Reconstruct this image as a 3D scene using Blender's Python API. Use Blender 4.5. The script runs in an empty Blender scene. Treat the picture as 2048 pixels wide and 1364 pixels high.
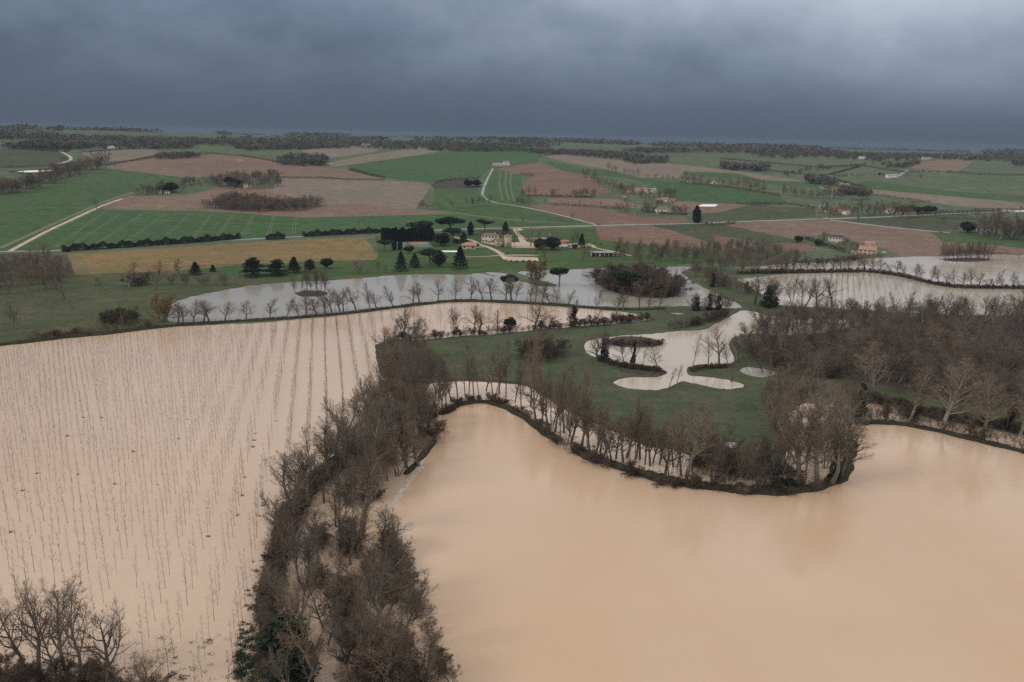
import bpy, math, random, bisect
import numpy as np
from mathutils import Vector, Matrix
from mathutils.geometry import delaunay_2d_cdt
rnd = random.Random(7)
scene = bpy.context.scene
col = scene.collection
D2R = math.radians
# ------------------------------------------------------------------ camera
F, CX, CY, CAMH = 1593.0, 1024.0, 682.0, 110.0
PITCH, ROLL = D2R(14.35), D2R(1.2)
fw = np.array([0, math.cos(PITCH), -math.sin(PITCH)]); r0_ = np.array([1., 0, 0]); u0_ = np.cross(r0_, fw)
RT = r0_*math.cos(ROLL) + u0_*math.sin(ROLL); UP = u0_*math.cos(ROLL) - r0_*math.sin(ROLL)
cam_d = bpy.data.cameras.new('camera'); cam = bpy.data.objects.new('camera', cam_d); col.objects.link(cam)
m = Matrix(((RT[0], UP[0], -fw[0], 0), (RT[1], UP[1], -fw[1], 0), (RT[2], UP[2], -fw[2], CAMH), (0, 0, 0, 1)))
cam.matrix_world = m
cam_d.sensor_width = 36.0; cam_d.lens = 36.0*F/2048; cam_d.clip_start = 1; cam_d.clip_end = 60000
scene.camera = cam

# ------------------------------------------------------------------ terrain height
_kd = np.array([0, 830, 950, 1200, 1700, 2400, 3200, 5000, 8000, 14000, 30000.])
_kz = np.array([0, 0, 4.5, 23, 54, 77, 89, 88, 68, 20, 0.])
def _smooth(d):                                   # monotone smoothed profile
    s = 0.0
    for k in (-1, -.5, 0, .5, 1): s = s + np.interp(d*(1+.06*k), _kd, _kz)
    return s/5
def H(x, y):
    x = np.asarray(x, float); y = np.asarray(y, float)
    d = np.sqrt(np.maximum(y, 0)**2 + (.55*x)**2)
    z = _smooth(d)
    a = np.clip((d-1000)/900, 0, 1)
    b = (np.sin(x/330+1.1)*np.cos(y/520+.4) + .7*np.sin(x/210-y/610+2))*6.0
    c = np.clip((d-2500)/3000, 0, 1)*(np.sin(x/1400+.6)+.6*np.sin(x/620+y/2600))*9
    lh = 9*np.exp(-((d-3300)/1300)**2)/(1+np.exp((x+900)/330))
    rh = 16*np.clip((d-2200)/1300, 0, 1)/(1+np.exp(-(x-900)/400))
    return z + a*b + c + lh - rh
def ray(x, y):
    d = fw + RT*(x-CX)/F + UP*(CY-y)/F
    return d/np.linalg.norm(d)
def P(x, y, water=False):
    """world point of the ground seen at pixel x, y of the photograph (2048 x 1364)"""
    d = ray(x, y)
    if water and d[2] < 0:
        t = -CAMH/d[2]; return Vector((d[0]*t, d[1]*t, 0))
    ts = np.exp(np.linspace(math.log(100), math.log(13500), 700))
    f = CAMH + d[2]*ts - H(d[0]*ts, d[1]*ts)
    k = np.argmax(f < 0)
    if f[k] >= 0: t = 13500.
    else:
        t = ts[k]
        if k:
            tt = np.linspace(ts[k-1], ts[k], 60); ff = CAMH + d[2]*tt - H(d[0]*tt, d[1]*tt); j = max(int(np.argmax(ff < 0)), 1)
            t = tt[j-1] + (tt[j]-tt[j-1])*ff[j-1]/(ff[j-1]-ff[j])
    return Vector((d[0]*t, d[1]*t, float(H(d[0]*t, d[1]*t))))
def proj(p):
    q = np.array([p[0], p[1], p[2]-CAMH]); z = q @ fw
    return CX + F*(q @ RT)/z, CY - F*(q @ UP)/z, z
def height_to(p, ytop):
    """height in metres of an upright thing based at p whose top is seen at row ytop"""
    a, b = .1, 80.
    for _ in range(40):
        c = .5*(a+b)
        if proj((p[0], p[1], p[2]+c))[1] > ytop: a = c
        else: b = c
    return a
def pts(s): return [tuple(float(v) for v in q.split(',')) for q in s.split()]

# ------------------------------------------------------------------ tags
used_labels = {}
def tag(o, label=None, cat=None, group=None, kind=None):
    if label: o['label'] = label; used_labels.setdefault(label, []).append(o.name)
    if cat: o['category'] = cat
    if group: o['group'] = group
    if kind: o['kind'] = kind
    return o
ONES = 'zeroth first second third fourth fifth sixth seventh eighth ninth tenth eleventh twelfth thirteenth fourteenth fifteenth sixteenth seventeenth eighteenth nineteenth'.split()
TENS = {2: ('twentieth', 'twenty'), 3: ('thirtieth', 'thirty'), 4: ('fortieth', 'forty'), 5: ('fiftieth', 'fifty'), 6: ('sixtieth', 'sixty'), 7: ('seventieth', 'seventy'), 8: ('eightieth', 'eighty'), 9: ('ninetieth', 'ninety')}
def nth(n):
    if n < 20: return ONES[n]
    t, o = divmod(n, 10)
    return TENS[t][0] if o == 0 else TENS[t][1] + '-' + ONES[o]
def empty(name, loc, rz=0):
    o = bpy.data.objects.new(name, None); o.empty_display_size = 1
    o.location = loc; o.rotation_euler = (0, 0, rz); col.objects.link(o); return o

# ------------------------------------------------------------------ materials
def new_mat(name):
    mt = bpy.data.materials.new(name); mt.use_nodes = True
    nt = mt.node_tree; return mt, nt, nt.nodes['Principled BSDF']
def node(nt, t, **kw):
    n = nt.nodes.new(t)
    for k, v in kw.items():
        if k in n.inputs.keys(): n.inputs[k].default_value = v
        else: setattr(n, k, v)
    return n
def noise(nt, vec, scale, detail=4, rough=.55):
    n = node(nt, 'ShaderNodeTexNoise', Scale=scale, Detail=detail, Roughness=rough)
    nt.links.new(vec, n.inputs['Vector']); return n.outputs['Fac']
def ramp(nt, fac, stops):
    n = nt.nodes.new('ShaderNodeValToRGB'); e = n.color_ramp.elements
    while len(e) < len(stops): e.new(.5)
    for q, (p_, c) in zip(e, stops): q.position = p_; q.color = (*c, 1)
    nt.links.new(fac, n.inputs['Fac']); return n.outputs['Color']
def mixc(nt, fac, a, b, mode='MIX'):
    n = nt.nodes.new('ShaderNodeMix'); n.data_type = 'RGBA'; n.blend_type = mode
    for s, v in ((n.inputs[0], fac), (n.inputs[6], a), (n.inputs[7], b)):
        if hasattr(v, 'is_output'): nt.links.new(v, s)
        else: s.default_value = v if isinstance(v, (int, float)) else (*v, 1)
    return n.outputs[2]
def world_vec(nt, rot=0, scale=(1, 1, 1)):
    tc = nt.nodes.new('ShaderNodeTexCoord'); mp = nt.nodes.new('ShaderNodeMapping')
    mp.inputs['Rotation'].default_value = (0, 0, rot); mp.inputs['Scale'].default_value = scale
    nt.links.new(tc.outputs['Object'], mp.inputs['Vector']); return mp.outputs['Vector']
def ground_mat(name, c1, c2, c3=None, patch=.012, fine=.35, rows=None, rough=.95):
    """soil or crop: broad patches c1-c2, blotches of c3, fine mottling, optional drill rows (angle, spacing, strength)"""
    mt, nt, b = new_mat(name)
    v = world_vec(nt)
    c = mixc(nt, ramp(nt, noise(nt, v, patch, 5, .6), [(.36, (0, 0, 0)), (.64, (1, 1, 1))]), c1, c2)
    if c3: c = mixc(nt, ramp(nt, noise(nt, v, patch*2.7, 6, .65), [(.5, (0, 0, 0)), (.68, (1, 1, 1))]), c, c3)
    f = ramp(nt, noise(nt, v, fine, 5, .7), [(.25, (.62, .62, .62)), (.75, (1.35, 1.35, 1.35))])
    c = mixc(nt, 1.0, c, f, 'MULTIPLY')
    md = ramp(nt, noise(nt, world_vec(nt, .4, (1, 1.8, 1)), .055, 5, .65), [(.3, (.8, .8, .8)), (.7, (1.2, 1.2, 1.2))]); c = mixc(nt, 1.0, c, md, 'MULTIPLY')
    if rows:
        w = node(nt, 'ShaderNodeTexWave', Scale=1.0/rows[1]*.314*1.0, Distortion=1.5, Detail=2.0)
        w.bands_direction = 'X'; nt.links.new(world_vec(nt, rows[0]), w.inputs['Vector'])
        c = mixc(nt, rows[2], c, ramp(nt, w.outputs['Fac'], [(0, (.6, .6, .6)), (1, (1.3, 1.3, 1.3))]), 'MULTIPLY')
    nt.links.new(c, b.inputs['Base Color']); b.inputs['Roughness'].default_value = rough
    b.inputs['Specular IOR Level'].default_value = .15
    return mt
def water_mat(name, c1, c2, rough=.09, wave=1.3, bump=.05):
    mt, nt, b = new_mat(name)
    v = world_vec(nt, .5, (1, .45, 1))
    c = mixc(nt, ramp(nt, noise(nt, v, .012, 4, .5), [(.35, (0, 0, 0)), (.68, (1, 1, 1))]), c1, c2)
    nt.links.new(c, b.inputs['Base Color'])
    st = noise(nt, world_vec(nt, -.9, (.4, 1.0, 1)), .03, 5, .6)          # silt streaks
    c = mixc(nt, 1.0, c, ramp(nt, st, [(.3, (.975, .972, .968)), (.7, (1.022, 1.024, 1.028))]), 'MULTIPLY'); nt.links.new(c, b.inputs['Base Color'])
    rg = nt.nodes.new('ShaderNodeMapRange'); rg.inputs['From Min'].default_value = .35; rg.inputs['From Max'].default_value = .65
    rg.inputs['To Min'].default_value = rough*.6; rg.inputs['To Max'].default_value = rough*2.4
    nt.links.new(noise(nt, world_vec(nt, .2, (.5, 1, 1)), .03, 4, .55), rg.inputs['Value']); nt.links.new(rg.outputs['Result'], b.inputs['Roughness']); b.inputs['IOR'].default_value = 1.333
    bp = node(nt, 'ShaderNodeBump', Strength=1.0, Distance=bump)
    v2 = world_vec(nt, .3, (1, .6, 1))
    gust = ramp(nt, noise(nt, v2, .02, 3, .5), [(.35, (.25, .25, .25)), (.7, (1, 1, 1))])
    hgt = mixc(nt, 1.0, noise(nt, v2, wave, 4, .6), gust, 'MULTIPLY')
    nt.links.new(hgt, bp.inputs['Height']); nt.links.new(bp.outputs['Normal'], b.inputs['Normal'])
    return mt
def plain_mat(name, c, var=.25, rough=.9, scale=3.0, per_object=.0, spec=.2):
    """one colour with mottling; per_object > 0 shifts brightness from one object to the next"""
    mt, nt, b = new_mat(name)
    v = world_vec(nt)
    f = ramp(nt, noise(nt, v, scale, 4, .6), [(.3, (1-var,)*3), (.7, (1+var,)*3)])
    cc = mixc(nt, 1.0, c, f, 'MULTIPLY')
    if per_object:
        oi = nt.nodes.new('ShaderNodeObjectInfo')
        r = ramp(nt, oi.outputs['Random'], [(0, (1-per_object, 1-per_object, 1-per_object*.8)), (.5, (1, .97, .95)), (1, (1+per_object, 1+per_object*.9, 1+per_object*.75))])
        cc = mixc(nt, 1.0, cc, r, 'MULTIPLY')
    nt.links.new(cc, b.inputs['Base Color']); b.inputs['Roughness'].default_value = rough
    b.inputs['Specular IOR Level'].default_value = spec
    return mt
M = {}
M['pasture'] = ground_mat('pasture', (.054, .064, .026), (.068, .076, .034), (.084, .074, .042), .02, .25)
M['meadow'] = ground_mat('meadow', (.050, .062, .029), (.066, .076, .038), (.085, .076, .048), .03, .5)
M['lawn'] = ground_mat('lawn', (.042, .074, .020), (.054, .090, .025), (.050, .064, .025), .02, .4)
M['wheat'] = ground_mat('wheat', (.040, .082, .027), (.050, .094, .031), (.050, .076, .029), .006, .12, (.9, 6, .25))
M['wheat_light'] = ground_mat('wheat_light', (.045, .085, .025), (.055, .1, .03), (.06, .085, .035), .006, .12, (1.3, 8, .2))
M['wheat_dark'] = ground_mat('wheat_dark', (.044, .080, .026), (.053, .092, .030), (.060, .082, .033), .005, .12)
M['hill_green'] = ground_mat('hill_green', (.070, .092, .050), (.084, .106, .058), (.098, .098, .062), .0035, .06)
M['dull_green'] = ground_mat('dull_green', (.050, .058, .03), (.06, .07, .036), (.085, .068, .048), .008, .15)
M['plough'] = ground_mat('plough', (.155, .100, .072), (.185, .122, .088), (.14, .105, .076), .006, .25, (1.2, 5, .25))
M['plough_red'] = ground_mat('plough_red', (.138, .080, .058), (.165, .098, .071), (.185, .118, .084), .006, .25, (.4, 5, .25))
M['mauve'] = ground_mat('mauve', (.165, .126, .10), (.19, .145, .115), (.15, .135, .096), .006, .2, (1.4, 6, .2))
M['stubble'] = ground_mat('stubble', (.175, .115, .048), (.20, .13, .055), (.12, .11, .04), .012, .25, (.18, 7, .3))
M['gravel'] = ground_mat('gravel', (.42, .32, .25), (.48, .37, .29), None, .05, 1.2)
M['tarmac'] = ground_mat('tarmac', (.26, .26, .25), (.31, .30, .29), None, .05, 1.0)
M['tramline'] = ground_mat('tramline', (.10, .115, .06), (.12, .13, .07), None, .05, .5)
M['track'] = ground_mat('track', (.15, .14, .08), (.12, .13, .06), (.2, .17, .11), .03, .5)
M['scrub'] = ground_mat('scrub', (.050, .038, .030), (.066, .049, .038), (.04, .037, .025), .08, .9)
M['bank'] = ground_mat('bank', (.030, .026, .016), (.042, .034, .021), (.03, .04, .018), .15, 1.2)
M['bank_grass'] = ground_mat('bank_grass', (.024, .030, .017), (.034, .040, .02), (.03, .025, .015), .15, 1.2)
M['court_green'] = ground_mat('court_green', (.10, .16, .12), (.12, .18, .13), None, .05, .5)
M['clay'] = ground_mat('clay', (.36, .15, .09), (.40, .17, .10), None, .05, .5)
M['lake'] = water_mat('lake', (.47, .310, .188), (.515, .368, .262), .12, 1.1, .04)
M['flood'] = water_mat('flood', (.53, .382, .275), (.50, .355, .25), .10, 1.0, .03)
M['pond'] = water_mat('pond', (.27, .245, .205), (.30, .27, .23), .08, .8, .02)
M['flood_far'] = water_mat('flood_far', (.42, .35, .275), (.38, .31, .24), .08, .8, .02)
M['mud'] = ground_mat('mud', (.060, .050, .032), (.085, .068, .046), (.05, .052, .026), .15, 1.2)
M['sapling_far'] = plain_mat('sapling_far', (.125, .085, .066), .2, .95, 1.0, 0)
M['bark'] = plain_mat('bark', (.155, .132, .108), .35, .95, 2.5, .3)
M['bark_pale'] = plain_mat('bark_pale', (.23, .198, .165), .3, .95, 2.5, .25)
M['twig'] = plain_mat('twig', (.155, .113, .077), .2, .95, .8, .35)
M['twig_red'] = plain_mat('twig_red', (.142, .102, .076), .2, .95, .8, .35)
M['twig_grey'] = plain_mat('twig_grey', (.142, .117, .09), .2, .95, .8, .3)
M['twig_gold'] = plain_mat('twig_gold', (.21, .14, .062), .2, .95, .8, .15)
M['twig_tan'] = plain_mat('twig_tan', (.215, .155, .11), .2, .95, .8, .2)
M['twig_pink'] = plain_mat('twig_pink', (.30, .20, .18), .2, .95, .8, .1)
M['sapling'] = plain_mat('sapling', (.155, .108, .084), .2, .95, 1.0, .3)
M['wood_far'] = plain_mat('wood_far', (.105, .095, .076), .35, .95, .02)
M['wood_green'] = plain_mat('wood_green', (.045, .058, .034), .35, .95, .05)
M['bramble'] = plain_mat('bramble', (.104, .075, .053), .3, .95, .5, .35)
M['needle'] = plain_mat('needle', (.018, .032, .016), .35, .8, .6, .2)
M['needle_blue'] = plain_mat('needle_blue', (.035, .05, .042), .3, .8, .6, .2)
M['needle_dark'] = plain_mat('needle_dark', (.011, .019, .012), .35, .8, .6, .15)
M['ivy'] = plain_mat('ivy', (.024, .034, .016), .4, .6, 1.2, .2)
M['laurel'] = plain_mat('laurel', (.024, .030, .017), .35, .7, .8, .2)
M['reed'] = plain_mat('reed', (.30, .22, .12), .25, .9, 1.0)
M['weed'] = plain_mat('weed', (.034, .052, .032), .4, .9, 1.0)
M['debris'] = plain_mat('debris', (.05, .035, .026), .35, .95, 2.0)
M['wall_cream'] = plain_mat('wall_cream', (.58, .49, .38), .1, .9, .5)
M['wall_white'] = plain_mat('wall_white', (.72, .68, .62), .08, .9, .5)
M['wall_stone'] = plain_mat('wall_stone', (.46, .36, .26), .25, .9, 1.2)
M['roof_tile'] = plain_mat('roof_tile', (.34, .15, .10), .2, .85, .8)
M['roof_orange'] = plain_mat('roof_orange', (.36, .19, .13), .2, .85, .8)
M['roof_brown'] = plain_mat('roof_brown', (.18, .13, .105), .25, .85, .8)
M['roof_slate'] = plain_mat('roof_slate', (.045, .05, .058), .2, .6, .8)
M['roof_tin'] = plain_mat('roof_tin', (.24, .25, .26), .2, .5, .4)
M['shutter'] = plain_mat('shutter', (.10, .10, .11), .2, .6, .5)
M['timber'] = plain_mat('timber', (.16, .11, .075), .25, .85, 1.5)
M['white'] = plain_mat('white', (.78, .77, .74), .05, .5, .5)
M['car_dark'] = plain_mat('car_dark', (.03, .03, .035), .05, .3, .5, 0, .5)
M['car_white'] = plain_mat('car_white', (.75, .75, .75), .03, .3, .5, 0, .5)
M['car_grey'] = plain_mat('car_grey', (.28, .29, .31), .03, .3, .5, 0, .5)
M['tyre'] = plain_mat('tyre', (.015, .015, .015), .1, .9, .5)
M['glass'] = plain_mat('glass', (.02, .025, .03), .05, .1, .5, 0, .5)
M['foam'] = plain_mat('foam', (.62, .55, .46), .15, .8, .8)
def mesh_obj(name, v, f, mats, parent=None, mi=None, link=True, smooth=False):
    me = bpy.data.meshes.new(name)
    v = np.asarray(v, np.float32).reshape(-1, 3)
    if isinstance(f, np.ndarray):                      # fast path, all triangles
        me.vertices.add(len(v)); me.vertices.foreach_set('co', v.ravel())
        n = len(f); me.loops.add(3*n); me.polygons.add(n)
        me.loops.foreach_set('vertex_index', f.astype(np.int32).ravel())
        me.polygons.foreach_set('loop_start', np.arange(0, 3*n, 3, dtype=np.int32))
        me.update(calc_edges=True)
    else:
        me.from_pydata([tuple(q) for q in v.tolist()], [], f); me.update()
    for k in (mats if isinstance(mats, (list, tuple)) else [mats]): me.materials.append(M[k])
    if mi is not None: me.polygons.foreach_set('material_index', np.asarray(mi, np.int32))
    if smooth: me.polygons.foreach_set('use_smooth', np.ones(len(me.polygons), bool))
    if not link: return me
    o = bpy.data.objects.new(name, me); col.objects.link(o)
    if parent: o.parent = parent
    return o
# ================================================================== ground: one planar map of the valley and hills
def densify(pl, step, closed=True):
    out = []; n = len(pl)
    for i in range(n if closed else n-1):
        a, b = np.array(pl[i]), np.array(pl[(i+1) % n])
        k = max(1, int(np.linalg.norm(b-a)/step))
        for j in range(k): out.append(tuple(a+(b-a)*j/k))
    if not closed: out.append(tuple(pl[-1]))
    return out
def smooth_poly(pl, closed=True, it=2):
    for _ in range(it):
        q = []; n = len(pl)
        for i in range(n if closed else n-1):
            a, b = np.array(pl[i]), np.array(pl[(i+1) % n])
            q += [tuple(.75*a+.25*b), tuple(.25*a+.75*b)]
        if not closed: q = [pl[0]] + q + [pl[-1]]
        pl = q
    return pl
REG = []        # (object name, material, polygon in world xy, is_water, label)
def region(name, mat, s, label=None, water=False, soft=0):
    pl = pts(s) if isinstance(s, str) else s
    if soft: pl = smooth_poly(pl, True, soft)
    w = [P(x, y, water) for x, y in densify(pl, 5 if water or name == 'island' else 14)]
    if water or name == 'island':                       # ragged margins
        g = random.Random(len(w)); q = 0, 0
        for p in w:
            q = (.6*q[0]+g.gauss(0, .3), .6*q[1]+g.gauss(0, .3)); k = min(2.2, (p.length/350)); p.x += q[0]*k; p.y += q[1]*k
    xy = np.array([(p.x, p.y) for p in w])
    if name in ('pond', 'puddle'):                      # trampled muddy margin round the pond
        t = np.roll(xy, -1, 0)-np.roll(xy, 1, 0); t /= np.linalg.norm(t, axis=1)[:, None]+1e-9
        ar = np.sum(xy[:, 0]*np.roll(xy[:, 1], -1)-np.roll(xy[:, 0], -1)*xy[:, 1]); nr = np.stack([t[:, 1], -t[:, 0]], 1)*(1 if ar > 0 else -1)
        k = np.arange(len(xy)); off = (.9+.7*np.sin(k*.37)+.5*np.sin(k*1.1))[:, None]*np.clip(np.linalg.norm(xy, axis=1)/420, .6, 1.6)[:, None]
        REG.append(('shore', 'mud', xy+nr*np.maximum(off, .15), False, 'muddy margin of the '+label))
    REG.append((name, mat, xy, water, label))
def strip_world(w, width):
    w = np.array([(p.x, p.y) for p in w]); t = np.gradient(w, axis=0); t /= np.linalg.norm(t, axis=1)[:, None]+1e-9
    n = np.stack([-t[:, 1], t[:, 0]], 1)*width/2
    return np.concatenate([w+n, (w-n)[::-1]])
def strip(name, mat, s, width, label=None, soft=1):
    pl = pts(s) if isinstance(s, str) else s
    if soft: pl = smooth_poly(pl, False, soft)
    REG.append((name, mat, strip_world([P(x, y) for x, y in densify(pl, 10, False)], width), False, label))

# --- far and middle hills
region('field', 'dull_green', '0,300 65,295 95,292 125,305 140,320 105,332 0,336', 'dull green hillside pasture at the far left')
region('field', 'mauve', '160,305 310,296 318,308 250,322 190,321', 'plum grey vineyard slope under the left wood')
region('field', 'pasture', '215,330 250,322 318,308 400,306 425,311 310,315', 'narrow green strip above the orange plough')
region('field', 'hill_green', '400,296 480,300 560,325 480,312', 'pale green field below the far left wood')
region('field', 'mauve', '602,301 705,292 767,296 740,306 660,316 620,309', 'mauve ploughed slope left of the far green field')
region('field', 'mauve', '655,326 730,311 835,296 905,299 800,316 705,329 665,334', 'brown ploughed strip running up the far ridge')
region('field', 'wheat', '695,331 800,316 890,305 930,300 992,298 1050,298 1077,313 1078,324 1020,336 977,338 961,356 870,366 807,361 730,350 697,341', 'large deep green wheat slope on the ridge')
region('field', 'plough', '212,333 250,324 310,314 425,310 512,316 627,331 687,339 770,359 640,355 565,355 520,352 480,347 376,356 290,346 222,339', 'orange brown plough crossing the left hillside')
region('field', 'wheat_dark', '0,390 60,383 120,368 180,352 215,340 240,340 300,348 376,356 350,372 300,388 265,384 225,396 195,411 150,434 80,468 16,502 0,503', 'broad green slope left of the pale farm track')
region('field', 'plough', '200,419 228,400 262,392 370,392 440,376 560,378 600,395 640,412 595,427 600,435 480,427 405,423', 'brown plough around the dark copse')
region('field', 'mauve', '565,356 640,358 760,361 850,366 862,372 845,400 832,418 905,428 800,431 700,433 605,436 592,428 640,410 600,395 545,388 548,372', 'mauve fallow slope in the middle of the hillside')
region('field', 'plough', '592,428 640,410 700,408 830,420 905,428 800,431 700,433 605,436', 'reddish lower edge of the mauve slope')
region('field', 'wheat', '26,503 195,420 405,423 480,427 600,436 700,434 905,429 1000,440 1195,451 1000,457 770,466 520,478 150,500', 'long dark green wheat field with wheel tracks')
region('field', 'wheat_dark', '905,416 1020,411 1085,424 1192,450 1000,437 890,424 868,418', 'dark green wedge left of the ridge lane')
region('field', 'wheat_light', '868,378 955,377 962,395 985,406 1020,411 905,416 868,417', 'light green meadow under the ridge lane')
region('field', 'scrub', '862,368 900,362 958,358 962,376 868,378', 'brown scrub strip above the light meadow')
region('field', 'wheat_light', '985,342 1042,351 1045,370 1052,390 1080,408 1035,411 987,406 967,393 975,366', 'striped light green field below the ridge farmhouse')
region('field', 'plough_red', '997,337 1077,325 1120,340 1175,352 1210,377 1222,385 1185,391 1060,393 1045,381 1046,366 1070,352 1042,350', 'red brown ploughed hump in the middle')
region('field', 'wheat', '1085,325 1100,322 1172,338 1210,340 1282,357 1360,366 1472,377 1559,393 1576,408 1472,408 1340,402 1310,371 1247,356 1172,350 1120,340', 'bright green field sweeping down to the hamlet')
region('field', 'mauve', '1090,312 1135,307 1242,316 1250,325 1335,327 1385,332 1472,342 1630,365 1529,361 1472,351 1400,346 1357,357 1282,355 1210,338 1172,332 1120,322', 'long mauve field under the dark wood')
region('field', 'wheat_dark', '1365,343 1472,347 1529,361 1640,367 1640,376 1560,372 1472,358 1368,352', 'dark green wedge in the mauve field')
region('field', 'plough', '1095,396 1230,398 1295,415 1250,418 1100,410', 'narrow brown strip above the big plough')
region('field', 'plough_red', '1052,410 1100,410 1197,416 1247,425 1305,435 1370,435 1375,446 1197,450 1145,436 1085,422', 'red brown plough beside the lane')
region('field', 'plough', '1335,402 1472,409 1493,411 1446,426 1397,428 1350,420', 'brown field behind the white cover')
region('field', 'dull_green', '1400,428 1446,424 1496,411 1630,417 1632,434 1542,440 1440,443 1400,440', 'dull green pasture above the road')
region('field', 'plough_red', '1055,455 1195,453 1297,451 1335,460 1445,495 1435,498 1335,493 1235,488 1175,483 1072,471', 'red brown plough below the road')
region('field', 'dull_green', '1299,451 1390,448 1440,449 1499,460 1588,478 1600,487 1541,487 1440,472 1445,494 1340,460', 'dull green wedge between two ploughed fields')
region('field', 'plough', '1440,449 1542,442 1660,441 1766,454 1861,463 1885,485 1992,491 2200,520 1986,511 1880,513 1805,513 1760,495 1707,483 1660,468 1588,476 1499,460', 'wide brown ploughed plain on the right')
region('field', 'plough_red', '1541,488 1606,487 1648,500 1606,505 1553,498', 'small red brown patch below the mansion')
region('field', 'plough_red', '1425,470 1490,482 1520,500 1440,500', 'brown patch behind the wooded river bend')
region('field', 'dull_green', '1663,441 1811,435 1927,428 1970,440 1952,459 1861,462 1766,453', 'green paddock beside the crossing roads')
region('field', 'wheat_dark', '1861,464 1950,470 2048,478 2160,486 2160,512 1992,490 1885,484', 'dark green strip at the right edge')
region('field', 'hill_green', '1440,290 1600,296 1720,330 1640,352 1500,338 1420,318 1340,300', 'pale green hill pasture on the right ridge')
region('field', 'hill_green', '1500,340 1640,352 1720,333 1810,345 1780,358 1700,372 1640,364', 'pale green pasture above the far hamlet')
region('field', 'hill_green', '1830,340 1915,344 1960,316 2120,320 2150,395 1890,380 1780,362', 'wide pale green hillside at the upper right')
region('field', 'plough', '1823,337 1830,326 1924,315 1956,315 1940,330 1915,343', 'brown field on the right ridge')
region('field', 'wheat_dark', '1700,370 1737,361 1885,381 2048,392 2160,398 2160,416 2048,406 1796,384 1737,378', 'dark green band across the right hillside')
region('field', 'mauve', '1725,388 1737,379 1796,384 2048,406 2170,416 2170,430 2048,419 1945,415 1856,406 1766,393', 'brown band across the right hillside')
region('field', 'stubble', '135,509 300,500 512,485 726,474 742,492 756,513 750,520 655,523 480,530 375,540 225,551 150,550', 'yellow tan stubble field above the park')
region('field', 'dull_green', '0,507 135,510 150,550 60,560 0,560', 'dull grass behind the left grove')
region('lawn', 'lawn', '750,474 860,466 1190,455 1200,480 1300,490 1440,500 1440,525 1300,533 1080,540 951,546 781,550 577,563 400,575 250,552 375,541 480,531 655,523 752,521 757,512', 'green park lawn around the manor')
region('lawn', 'pasture', '0,560 150,551 375,541 577,563 468,577 387,591 347,605 338,622 345,645 281,658 105,677 0,690', 'grassy slope left of the grey pond')
region('meadow', 'meadow', '770,690 816,682 904,673 1006,665 1109,656 1197,650 1284,640 1304,628 1328,616 1400,612 1470,620 1448,640 1389,653 1345,659 1257,668 1213,673 1178,690 1178,712 1240,735 1330,745 1228,764 1257,780 1330,780 1363,764 1440,780 1500,772 1560,740 1600,740 1610,800 1578,828 1567,920 1556,950 1476,938 1392,914 1348,900 1290,891 1202,853 1120,815 1065,773 1021,766 948,761 890,763 800,740', 'green meadow peninsula inside the river bend')
region('meadow', 'meadow', '1378,740 1404,730 1470,724 1500,700 1540,700 1600,740 1560,780 1490,775 1404,755', 'meadow tongue right of the lobed pond')
region('meadow', 'meadow', '1360,543 1395,533 1477,545 1477,560 1560,612 1690,617 1690,628 1540,632 1507,622 1486,616 1451,597 1421,580', 'grass bank between the grey pond and flooded saplings')
region('meadow', 'pasture', '1690,740 1800,770 2100,820 2100,870 1996,861 1850,835 1740,806 1690,800', 'dark grass behind the right shore')
region('woodland_floor', 'scrub', '1500,690 1560,668 1720,650 1850,632 2120,630 2120,830 1900,800 1700,760 1600,740 1530,720', 'dark leaf litter under the right hand wood')
region('woodland_floor', 'scrub', '748,690 830,684 862,700 870,765 800,790 765,760', 'brown leaf litter under the middle tree belt')
# --- waters
region('flood_water', 'flood', '-420,760 -300,736 0,692 105,677 225,665 281,658 352,653 528,645 640,634 693,629 781,618 845,611 904,604 962,604 1050,608 1138,615 1240,622 1284,631 1301,640 1240,647 1197,650 1109,657 1006,666 904,674 816,683 784,676 750,690 758,742 772,765 800,790 870,764 895,763 948,761 1021,766 1065,773 1120,815 1202,853 1290,891 1348,900 1392,914 1476,938 1556,953 1567,920 1578,828 1604,806 1690,813 1740,806 1795,813 1850,835 1923,846 1996,861 2120,880 2500,960 2500,1000 2120,925 2048,910 1900,873 1800,853 1750,850 1715,855 1705,905 1692,950 1660,976 1600,988 1500,990 1400,980 1300,960 1200,930 1155,910 1120,885 1090,870 1050,840 1010,817 960,808 920,813 885,830 872,870 852,905 822,940 802,975 787,1020 772,1080 782,1110 812,1160 852,1250 905,1370 1000,1900 -700,1900', 'brown floodwater over the sapling plantation and river belt', True)
region('lake', 'lake', '905,1370 852,1250 812,1160 782,1110 772,1080 787,1020 802,975 822,940 852,905 872,870 885,830 920,811 960,806 1010,815 1050,838 1090,868 1120,883 1155,908 1200,928 1300,958 1400,978 1500,988 1600,986 1660,974 1692,948 1702,903 1712,856 1750,849 1800,852 1900,872 2048,909 2120,925 2500,1000 2900,1300 2900,1900 1000,1900', 'wide tan brown lake filling the lower right', True)
region('pond', 'pond', '338,621 347,605 387,591 468,577 493,572 577,564 658,561 728,555 781,550 860,548 933,550 951,545 992,549 1033,559 1062,568 1086,573 1121,572 1080,561 1050,552 1031,543 1080,540 1138,539 1184,536 1298,534 1345,533 1395,533 1360,543 1366,552 1395,568 1421,580 1451,597 1477,606 1486,616 1465,618 1386,612 1328,612 1281,615 1210,614 1155,612 1138,608 1080,605 992,600 933,599 875,605 787,614 740,620 684,626 640,631 563,637 457,643 352,646 340,642', 'grey pond between the park and the flooded plantation', True, 1)
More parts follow.
